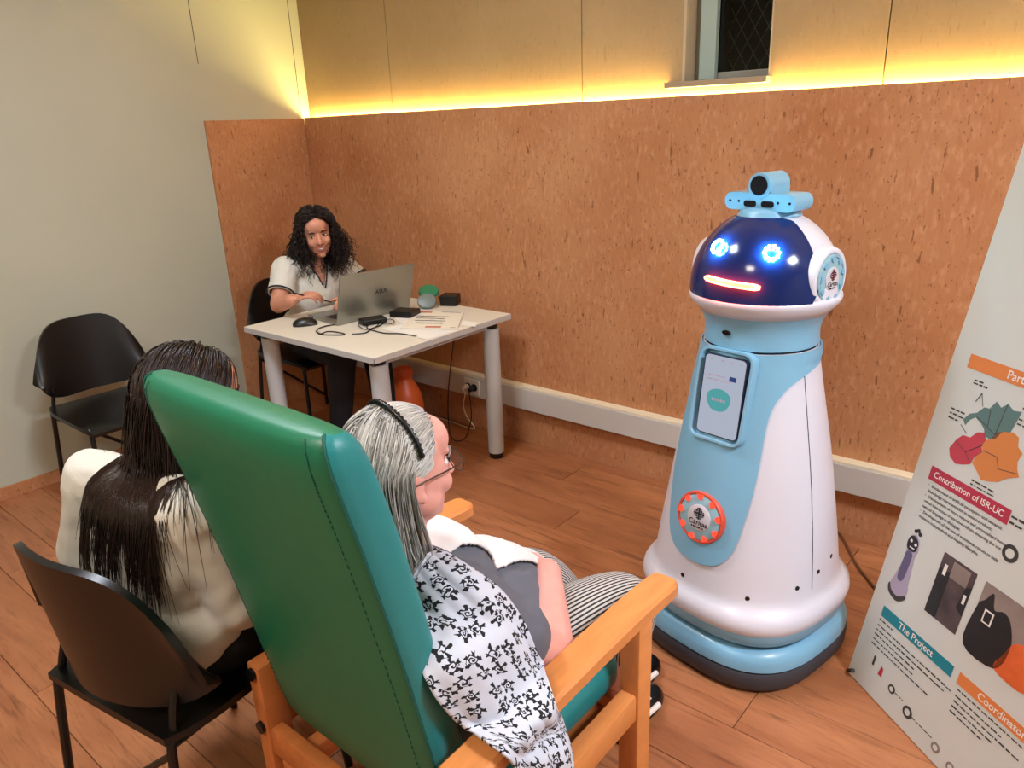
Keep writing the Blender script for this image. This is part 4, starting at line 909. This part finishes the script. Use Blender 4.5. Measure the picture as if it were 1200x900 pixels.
# leggings
bm = B()
for hip, k, an in ((V((-.905, .80, .50)), RK, RA), (V((-1.085, .80, .50)), LK, LA)):
    uvtube(bm, bez([hip, hip.lerp(k, .5)+V((0, 0, .012)), hip.lerp(k, .88)+V((0, 0, .004)), k+V((0, .035, -.04)), k.lerp(an, .4)+V((0, .012, 0)), an+V((0, 0, .05))], 6), [.112, .109, .106, .104, .102, .100, .098, .096, .094, .092, .089, .086, .084, .082, .080, .079, .078, .077, .076, .076, .075, .074, .072, .07, .066, .062, .058, .055, .052, .05, .05])
lg = obj('leggings', bm, m_stripes(), W3, ang=None)
for an, sg in ((RA, 1), (LA, 1)):
    bm = B(); f = V((an.x+.02, an.y, 0)); rr = []
    for y, w_, h in ((-.075, .022, .05), (-.06, .034, .075), (-.02, .04, .085), (.03, .043, .07), (.08, .046, .055), (.12, .044, .045), (.145, .034, .035), (.155, .018, .022)):
        rr.append([f+V((w_*math.cos(q), y, .012+h*max(0, math.sin(q))**.8)) for q in [PI*k/10 for k in range(11)]]+[f+V((w_*s, y, .004)) for s in (-.9, .9)])
    loft(bm, rr); sh_ = obj('shoe', bm, M_black, W3, ang=50)
    bm = B(); tube(bm, [f+V((.041, -.03, .05)), f+V((.047, .03, .045)), f+V((.048, .09, .035))], .008, 8); tube(bm, [f+V((-.03, .07, .055)), f+V((0, .075, .068)), f+V((.03, .07, .055))], .007, 8); obj('shoe_stripe', bm, M_tw, sh_)
# grey T-shirt
bm = B()
ell(bm, V((-.995, .872, .68)), (.18, .15, .18)); ell(bm, V((-1.01, .97, .575)), (.205, .245, .152)); ell(bm, V((-1.0, .80, .52)), (.205, .13, .09))
chain(bm, [V((-.985, .795, .83)), V((-.985, .80, .76))], [.07, .12]); chain(bm, [RS, RS.lerp(RE, .55)], [.074, .076]); chain(bm, [LS, LS.lerp(LE, .55)], [.074, .076])
chain(bm, [V((-.99, .80, .80)), RS], [.08, .07]); chain(bm, [V((-.99, .80, .80)), LS], [.08, .07])
sh3 = remesh(bm, .007, 4, fold=.006, fscale=11, seed=2); bvs = BVHTree.FromBMesh(sh3); obj('shirt', sh3, M_grey, W3, ang=None)
# white open cardigan over her left side and lap
bm = B()
ell(bm, V((-.995, .872, .68)), (.19, .16, .19)); ell(bm, V((-1.01, .97, .575)), (.216, .256, .163)); chain(bm, [V((-.985, .795, .845)), V((-.985, .80, .77))], [.078, .13])
chain(bm, [V((-.99, .80, .80)), LS], [.09, .085]); chain(bm, [LS, LE, LE.lerp(LW, .7)], [.084, .074, .06]); ell(bm, V((-1.035, 1.11, .555)), (.135, .185, .085))
cg = remesh(bm, .007, 4, fold=.005, fscale=10, seed=5)
def card_cut(c):
    lap = ((c.x+1.035)/.145)**2+((c.y-1.11)/.195)**2+((c.z-.555)/.095)**2 < 1
    return (c.x > -.91+.012*math.sin(c.z*25) and not (lap and c.y > 1.05)) or c.z > .87 or c.z < .42
cut(cg, card_cut)
solidify(cg, .005); obj('cardigan', cg, M_wcloth2, W3, ang=None)
# floral shawl over her right shoulder and the rear of the armrest
LB = [((455, 650), -1.0), ((466, 695), -.93), ((478, 738), -.82), ((495, 788), -.765), ((513, 822), -.745), ((540, 848), -.735), ((572, 872), -.70), ((598, 893), -.655), ((608, 925), -.65), ((618, 965), -.645)]
RB = [((516, 645), -1.0), ((548, 664), -.93), ((584, 690), -.82), ((612, 728), -.75), ((632, 770), -.735), ((648, 812), -.72), ((660, 850), -.69), ((669, 880), -.655), ((675, 920), -.65), ((682, 965), -.645)]
arm_bm = plank_arm(AX+.268, AX+.342); bva = BVHTree.FromBMesh(arm_bm); arm_bm.free()
lb = bez([at(p, 0, x) for p, x in LB], 6); rbn = bez([at(p, 0, x) for p, x in RB], 6); bm = B(); uv = bm.loops.layers.uv.verify(); NU = 34; pg = []
for j, (a, b) in enumerate(zip(lb, rbn)):
    t = j/(len(lb)-1); row = []
    for i in range(NU+1):
        u = i/NU; p = a.lerp(b, u); bul = math.sin(PI*u)**.8*(.05*min(1, max(0, t-.08)/.25) if t < .5 else max(.01, .05-.12*(t-.5)))
        n = V((.62, -.35, .6 if t < .5 else .2)).normalized(); fold = .006*math.sin(u*15+t*5+2*math.sin(t*6))*(.4+t)+.003*math.sin(u*31-t*9)
        p = p+n*bul
        for bv_, gap in ((bvs, .006), (bva, .032)):          # lies on the shirt and on the armrest, never inside them
            d = (p-CAM); h = bv_.ray_cast(CAM, d.normalized())
            if h[0] is not None and h[3] < d.length+gap: p = CAM+d.normalized()*(h[3]-gap)
        row.append(p+n*fold*.8)
    pg.append(row)
for _ in range(2):
    pg = [[p if j in (0, len(pg)-1) or i in (0, NU) else p*.5+(pg[j-1][i]+pg[j+1][i]+pg[j][i-1]+pg[j][i+1])*.125 for i, p in enumerate(r)] for j, r in enumerate(pg)]
def off_arm(p):
    d = (p-CAM); h = bva.ray_cast(CAM, d.normalized())
    return CAM+d.normalized()*(h[3]-.014) if h[0] is not None and h[3] < d.length+.014 else p
pg = [[off_arm(p) for p in r] for r in pg]
vv = 0; grid = []
for j, r in enumerate(pg):
    if j: vv += (r[NU//2]-pg[j-1][NU//2]).length
    uu = 0; row = []
    for i, p in enumerate(r):
        if i: uu += (p-r[i-1]).length
        row.append((bm.verts.new(p), uu, vv))
    mid = row[NU//2][1]; grid.append([(a, b-mid, c) for a, b, c in row])
for r0, r1 in zip(grid, grid[1:]):
    for i in range(NU):
        q = (r0[i], r0[i+1], r1[i+1], r1[i]); f = bm.faces.new([k[0] for k in q])
        for lp, k in zip(f.loops, q): lp[uv].uv = (k[1]+.5, k[2])
solidify(bm, .005); obj('shawl', bm, m_floral(), W3, ang=None)
# hair, hairband, glasses
HM3 = m_hair('grey_hair', ['#4e4c4b', '#83807b', '#a9a59d', '#c2beb6', '#d6d2cb'], .4)
def scalp(H, n, rad, sel, seed):
    R_ = np.random.default_rng(seed); out = []
    while len(out) < n:
        u = R_.normal(size=3); u /= np.linalg.norm(u)
        if sel(u): out.append(u)
    return np.array(out)
Hn = np.array(H3.to_3x3()); hc = np.array(H3 @ V((0, -.012, .030)))
HLINE = lambda q: q[2] > -.3 and q[1] < .40+.42*max(0, q[2]) and (q[1] < .12 or q[2] > -.12)
cap_mesh('hair_cap', H3, HLINE, mat('grey_scalp', '#b1aca4', .6), W3)
cols3 = [colE(hc, (.079, .099, .091), H3, True), colE((-.975, .795, .87), (.075, .075, .12)), colE((-.99, .85, .70), (.245, .20, .222)), colE((-.82, .80, .79), (.118, .118, .118))]
u = scalp(H3, 4000, 1, lambda q: q[2] > -.3 and q[1] < -.02, 3)
loc = u*np.array([.0785, .098, .0905]); roots = hc+loc@Hn.T; dirs = np.tile([0., -1, 0], (len(u), 1))
strands('hair', W3, HM3, roots, dirs, np.random.default_rng(4).uniform(.34, .54, len(u)), cols3, r=.0013, steps=28, grav=.5, stiff=.5, layer=np.random.default_rng(5).uniform(1.0, 1.10, len(u)), jit=.07, seed=6, wind=(.10, .05, 0), flow=lambda u: np.stack([.16*np.sign(u[:, 0]), -.42+0*u[:, 0], -.85+0*u[:, 0]], 1), zrel=-.02, keep=lambda P: P[..., 1].max(0) < .895, wall=lambda q: .652+.225*(1.12-q[:, 2]))
# swept-back front hair up to the band
u = scalp(H3, 3200, 1, lambda q: HLINE(q) and q[1] > -.15 and q[2] > -.12, 8)
loc = u*np.array([.0785, .098, .0905]); roots = hc+loc@Hn.T
strands('front_hair', W3, HM3, roots, np.tile([0., -1, 0], (len(u), 1)), np.random.default_rng(4).uniform(.03, .085, len(u)), cols3, r=.0011, steps=12, grav=.3, stiff=.7, layer=np.random.default_rng(5).uniform(1.0, 1.05, len(u)), jit=.14, seed=11, tone=(.5, 1), flow=lambda u: np.stack([.05*np.sign(u[:, 0]), -1+0*u[:, 0], -.25-.3*np.abs(u[:, 0])], 1), zrel=-.6)
pts = []; 
for k in range(61):
    a = math.radians(-82+164*k/60); q = V((.0875*math.sin(a), .012-.022*math.cos(a)*.0, .032+.0995*math.cos(a))); q.y = -.026+.022*abs(math.sin(a))**2; pts.append(H3 @ q)
bm = B(); tube(bm, pts, [.0036+.003*(k % 2) for k in range(61)], 8); obj('hairband', bm, M_black, W3, ang=None)
gl = B(); G = lambda *p: H3 @ V(p)
for s in (1, -1):
    tube(gl, [G(s*.088, -.022, .0), G(s*.086, .02, .004), G(s*.079, .07, .006), G(s*.066, .098, .006)], .0016, 6)
    tube(gl, [G(s*.036+.028*math.cos(a), .104-abs(s*.036+.028*math.cos(a))*.12, -.002+.021*math.sin(a)) for a in [2*PI*k/24 for k in range(25)]], .0013, 6)
tube(gl, [G(-.01, .104, .004), G(0, .108, .007), G(.01, .104, .004)], .0013, 6)
eg = obj('eyeglasses', gl, M_brass, W3)
bm = B()
for s in (1, -1):
    r0 = [bm.verts.new(G(s*.036+.0275*math.cos(a), .104-abs(s*.036+.0275*math.cos(a))*.12, -.002+.0205*math.sin(a))) for a in [2*PI*k/24 for k in range(24)]]; bm.faces.new(r0)
obj('lens', bm, M_lensclear, eg, smooth=False)

# ---- long-haired woman on the shell chair
W2 = thing('person', (-1.56, .62, 0), 'person with long dark brown hair and white tunic seen from behind', 'person')
H2 = T((-1.51, .72, 1.065)) @ Rm(-4, -6, 0)
RS, LS = V((-1.385, .615, .875)), V((-1.735, .575, .865)); RE, LE = V((-1.385, .68, .64)), V((-1.80, .555, .67)); RW, LW = V((-1.45, .90, .58)), V((-1.72, .79, .59))
bm = B(); head_prims(bm, H2)
chain(bm, [H2 @ V((0, -.015, -.07)), V((-1.52, .66, .95)), V((-1.54, .62, .88))], [.052, .054, .075])
ell(bm, V((-1.545, .60, .76)), (.155, .10, .19)); ell(bm, V((-1.555, .61, .58)), (.165, .13, .13))
chain(bm, [RS, RE, RW], [.052, .044, .03]); chain(bm, [LS, LE, LW], [.052, .044, .03])
hand(bm, RW, V((-.3, .9, -.12)), V((0, 0, -1)), -1, .25); hand(bm, LW, V((.2, .9, -.12)), V((0, 0, -1)), 1, .25)
K2 = [(V((-1.47, .66, .53)), V((-1.45, 1.02, .52)), V((-1.46, 1.0, .09))), (V((-1.64, .66, .53)), V((-1.68, 1.02, .52)), V((-1.68, 1.0, .09)))]
for a, b, c in K2: chain(bm, [a, b, c], [.08, .056, .038])
obj('body', remesh(bm, .0045, 5), M_skin, W2, ang=None); face_parts(W2, H2)
bm = B()
for a, b, c in K2: chain(bm, [a, b], [.098, .072]); chain(bm, [b, c+V((0, 0, .02))], [.072, .055])
obj('trousers', remesh(bm, .008, 3, fold=.005, seed=3), M_darkp, W2, ang=None)
for a, b, c in K2:
    bm = B(); f = V((c.x, c.y, 0)); rr = []
    for y, w_, h in ((-.07, .022, .05), (-.05, .034, .07), (0, .04, .075), (.06, .044, .055), (.11, .042, .045), (.14, .03, .03)):
        rr.append([f+V((w_*math.cos(q), y, .008+h*max(0, math.sin(q))**.8)) for q in [PI*k/10 for k in range(11)]]+[f+V((w_*s, y, .002)) for s in (-.9, .9)])
    loft(bm, rr); obj('shoe', bm, M_black, W2, ang=50)
bm = B(); ell(bm, V((-1.545, .60, .76)), (.178, .122, .19)); ell(bm, V((-1.56, .61, .585)), (.198, .165, .13)); ell(bm, V((-1.54, .60, .85)), (.17, .105, .10))
chain(bm, [V((-1.53, .64, .925)), V((-1.54, .61, .86))], [.066, .10]); chain(bm, [V((-1.54, .605, .88)), RS], [.08, .07]); chain(bm, [V((-1.54, .605, .88)), LS], [.08, .07])
chain(bm, [RS, RE, RE.lerp(RW, .25)], [.076, .07, .062]); chain(bm, [LS, LE, LE.lerp(LW, .25)], [.076, .078, .07])
tn = remesh(bm, .007, 4, fold=.010, fscale=9, seed=9); bv2 = BVHTree.FromBMesh(tn); obj('tunic', tn, M_wcloth, W2, ang=None)
def decal(bvh, px, rad, n=10, seed=0, off=.002):
    """small printed shape laid on a surface around the point seen at px"""
    hit = bvh.ray_cast(CAM, ray(px)); 
    if hit[0] is None: return None
    c, nn = hit[0], hit[1]; nn = nn if nn.dot(ray(px)) < 0 else -nn; x, y = frame_from(nn); rr = random.Random(seed); bm = B(); ph = rr.uniform(0, 6)
    vs = [bm.verts.new(c+nn*off+(x*math.cos(a)+y*math.sin(a))*(rad*(.55+.45*math.cos(3*a+ph)*rr.uniform(.6, 1)))) for a in [2*PI*k/n for k in range(n)]]
    bm.faces.new(vs); return bm
for i, px in enumerate(((272, 756), (280, 766), (290, 760), (284, 750), (276, 772), (292, 770))):
    b = decal(bv2, px, .011, 12, i)
    if b: obj('printed_flower', b, M_pipe, W2, smooth=False)
HM2 = m_hair('brown_hair', ['#120b08', '#1d110c', '#2b1a12', '#3a2418'], .36)
Hn = np.array(H2.to_3x3()); hc = np.array(H2 @ V((0, -.012, .030))); Hi2 = H2.inverted()
HL2 = lambda q: q[2] > -.45 and q[1] < .55+.3*max(0, q[2])
cap_mesh('hair_cap', H2, HL2, mat('brown_scalp', '#1d120d', .6), W2)
cols2 = [colE(hc, (.080, .100, .092), H2, True), colE((-1.53, .64, .94), (.075, .075, .09)), colE((-1.545, .60, .76), (.19, .13, .20)), colE((-1.54, .60, .87), (.17, .11, .09)), colE(LS, (.08, .08, .08)), colE(RS, (.08, .08, .08))]
u = scalp(H2, 4200, 1, HL2, 3)
loc = u*np.array([.079, .098, .0905]); roots = hc+loc@Hn.T
strands('hair', W2, HM2, roots, np.tile([0., -1, 0], (len(u), 1)), np.random.default_rng(4).uniform(.30, .50, len(u)), cols2, r=.0012, steps=28, grav=.45, stiff=.55, layer=np.random.default_rng(5).uniform(1.0, 1.12, len(u)), jit=.09, seed=6, wind=(-.07, -.05, 0), flow=lambda u: np.stack([.25*np.sign(u[:, 0]+.1), -.5+0*u[:, 0], -.8+0*u[:, 0]], 1), zrel=.02)

# ---- curly-haired woman at the desk
W1 = thing('person', (-3.40, 2.38, 0), 'smiling person with dark curly hair and white tunic sitting at the desk', 'person')
H1 = T((-3.275, 2.365, 1.105)) @ Rm(-122, -4, 7)
RS, LS = V((-3.37, 2.215, .935)), V((-3.365, 2.545, .925)); RE, LE = V((-3.275, 2.085, .785)), V((-3.235, 2.60, .79)); RW, LW = V((-3.125, 2.07, .83)), V((-3.10, 2.405, .785))
bm = B(); head_prims(bm, H1)
chain(bm, [H1 @ V((0, -.012, -.07)), V((-3.335, 2.375, .985)), V((-3.36, 2.38, .93))], [.05, .05, .075])
ell(bm, V((-3.385, 2.38, .80)), (.105, .15, .19)); ell(bm, V((-3.41, 2.38, .58)), (.13, .165, .13))
chain(bm, [RS, RE, RW], [.050, .042, .029]); chain(bm, [LS, LE, LW], [.050, .042, .029])
hand(bm, RW, V((.55, .62, .25)), V((.1, .35, -.8)), 1, .55, .95); hand(bm, LW, V((.45, -.85, .02)), V((-.35, -.1, -.9)), -1, .5, .95)
K1 = [(V((-3.38, 2.30, .53)), V((-2.985, 2.22, .53)), V((-3.05, 2.20, .09))), (V((-3.38, 2.46, .53)), V((-2.965, 2.42, .53)), V((-2.83, 2.34, .10)))]
for a, b, c in K1: chain(bm, [a, b, c], [.08, .056, .038])
obj('body', remesh(bm, .0042, 4), M_skin, W1, ang=None); face_parts(W1, H1, True)
bm = B()
for a, b, c in K1: chain(bm, [a, b], [.098, .074]); chain(bm, [b, c+V((0, 0, .02))], [.074, .055])
ell(bm, V((-3.40, 2.38, .54)), (.14, .18, .08)); obj('trousers', remesh(bm, .008, 3, fold=.004, seed=3), M_navy, W1, ang=None)
for a, b, c in K1:
    bm = B(); f = V((c.x, c.y, 0)); rr = []
    for x, w_, h in ((-.07, .022, .05), (-.05, .034, .07), (0, .04, .075), (.06, .044, .055), (.11, .042, .045), (.14, .03, .03)):
        rr.append([f+V((x, w_*math.cos(q), .008+h*max(0, math.sin(q))**.8)) for q in [PI*k/10 for k in range(11)]]+[f+V((x, w_*s, .002)) for s in (-.9, .9)])
    loft(bm, rr); obj('shoe', bm, M_black, W1, ang=50)
bm = B(); ell(bm, V((-3.385, 2.38, .80)), (.125, .17, .19)); ell(bm, V((-3.41, 2.38, .60)), (.15, .19, .13)); chain(bm, [V((-3.34, 2.375, .975)), V((-3.365, 2.38, .90))], [.062, .10])
chain(bm, [V((-3.365, 2.38, .92)), RS], [.08, .066]); chain(bm, [V((-3.365, 2.38, .92)), LS], [.08, .066]); r1, l1 = RS.lerp(RE, .62), LS.lerp(LE, .62)
chain(bm, [RS, r1], [.07, .068]); chain(bm, [LS, l1], [.07, .068])
tn1 = remesh(bm, .006, 4, fold=.007, fscale=12, seed=4)
# V neckline opening, hem of the sleeves cut square
ar, al = (RE-RS).normalized(), (LE-LS).normalized()
VB = V((-3.24, 2.36, .82))
def vneck(c):
    if c.x > -3.37 and c.z > VB.z and abs(c.y-2.365) < (c.z-VB.z)*.36: return True
    if c.z > .985 and (V((c.x, c.y, 0))-V((-3.345, 2.375, 0))).length < .085: return True
    return ((c-r1).dot(ar) > .02 and (c-r1).length < .12 and c.y < 2.25) or ((c-l1).dot(al) > .02 and (c-l1).length < .12 and c.y > 2.5)
cut(tn1, vneck); solidify(tn1, .004); tnb = BVHTree.FromBMesh(tn1); obj('tunic', tn1, M_wcloth, W1, ang=None)
bm = B()
for s in (1, -1):
    pts = []
    for k in range(9):
        z = VB.z+.155*k/8; y = 2.365+s*((z-VB.z)*.36+.003); h = tnb.ray_cast(V((-3.0, y, z)), V((-1, 0, 0)))
        if h[0]: pts.append(h[0]+V((.003, 0, 0)))
    if len(pts) > 2: tube(bm, pts, .0038, 6)
obj('neck_piping', bm, M_pipe, W1)
for c, a, m_ in ((r1, ar, 1), (l1, al, 1)):
    x, y = frame_from(a); bm = B(); tube(bm, [c+a*.016+(x*math.cos(q)+y*math.sin(q))*.070 for q in [2*PI*k/24 for k in range(25)]], .004, 6); obj('sleeve_piping', bm, M_pipe, W1)
HM1 = m_hair('dark_curly_hair', ['#0a0606', '#150c0a', '#22140f', '#2f1c15'], .42)
Hn = np.array(H1.to_3x3()); hc = np.array(H1 @ V((0, -.012, .030))); Hi1 = H1.inverted()
HL1 = lambda q: q[2] > -.35 and q[1] < .30+1.1*max(0, q[2]-.04) and (q[1] < .2 or q[2] > -.05)
cap_mesh('hair_cap', H1, HL1, mat('dark_scalp', '#140c0a', .6), W1, 1.02)
cols1 = [colE(hc, (.081, .099, .092), H1, True), colE((-3.345, 2.375, .96), (.06, .075, .09)), colE((-3.385, 2.38, .83), (.125, .20, .15))]
u = scalp(H1, 2100, 1, HL1, 3)
loc = u*np.array([.080, .098, .0915]); roots = hc+loc@Hn.T
strands('hair', W1, HM1, roots, np.tile([0., 0, 1], (len(u), 1)), np.random.default_rng(4).uniform(.17, .29, len(u)), cols1, r=.0025, steps=42, grav=.3, stiff=.75, curl=.009, cfreq=19, layer=np.random.default_rng(5).uniform(1.0, 1.22, len(u)), jit=.22, seed=6, flow=lambda u: np.stack([.9*np.sign(u[:, 0]+.12), -.22+0*u[:, 0], -.35+0*u[:, 0]], 1), zrel=.15)
bm = B(); tube(bm, [at((343, 343), 0, -3.075), at((388, 354), 0, -3.06)], .0032, 8); tag(recentre(obj('pen', bm, M_pipe)), 'dark pen held by the woman at the desk', 'pen')
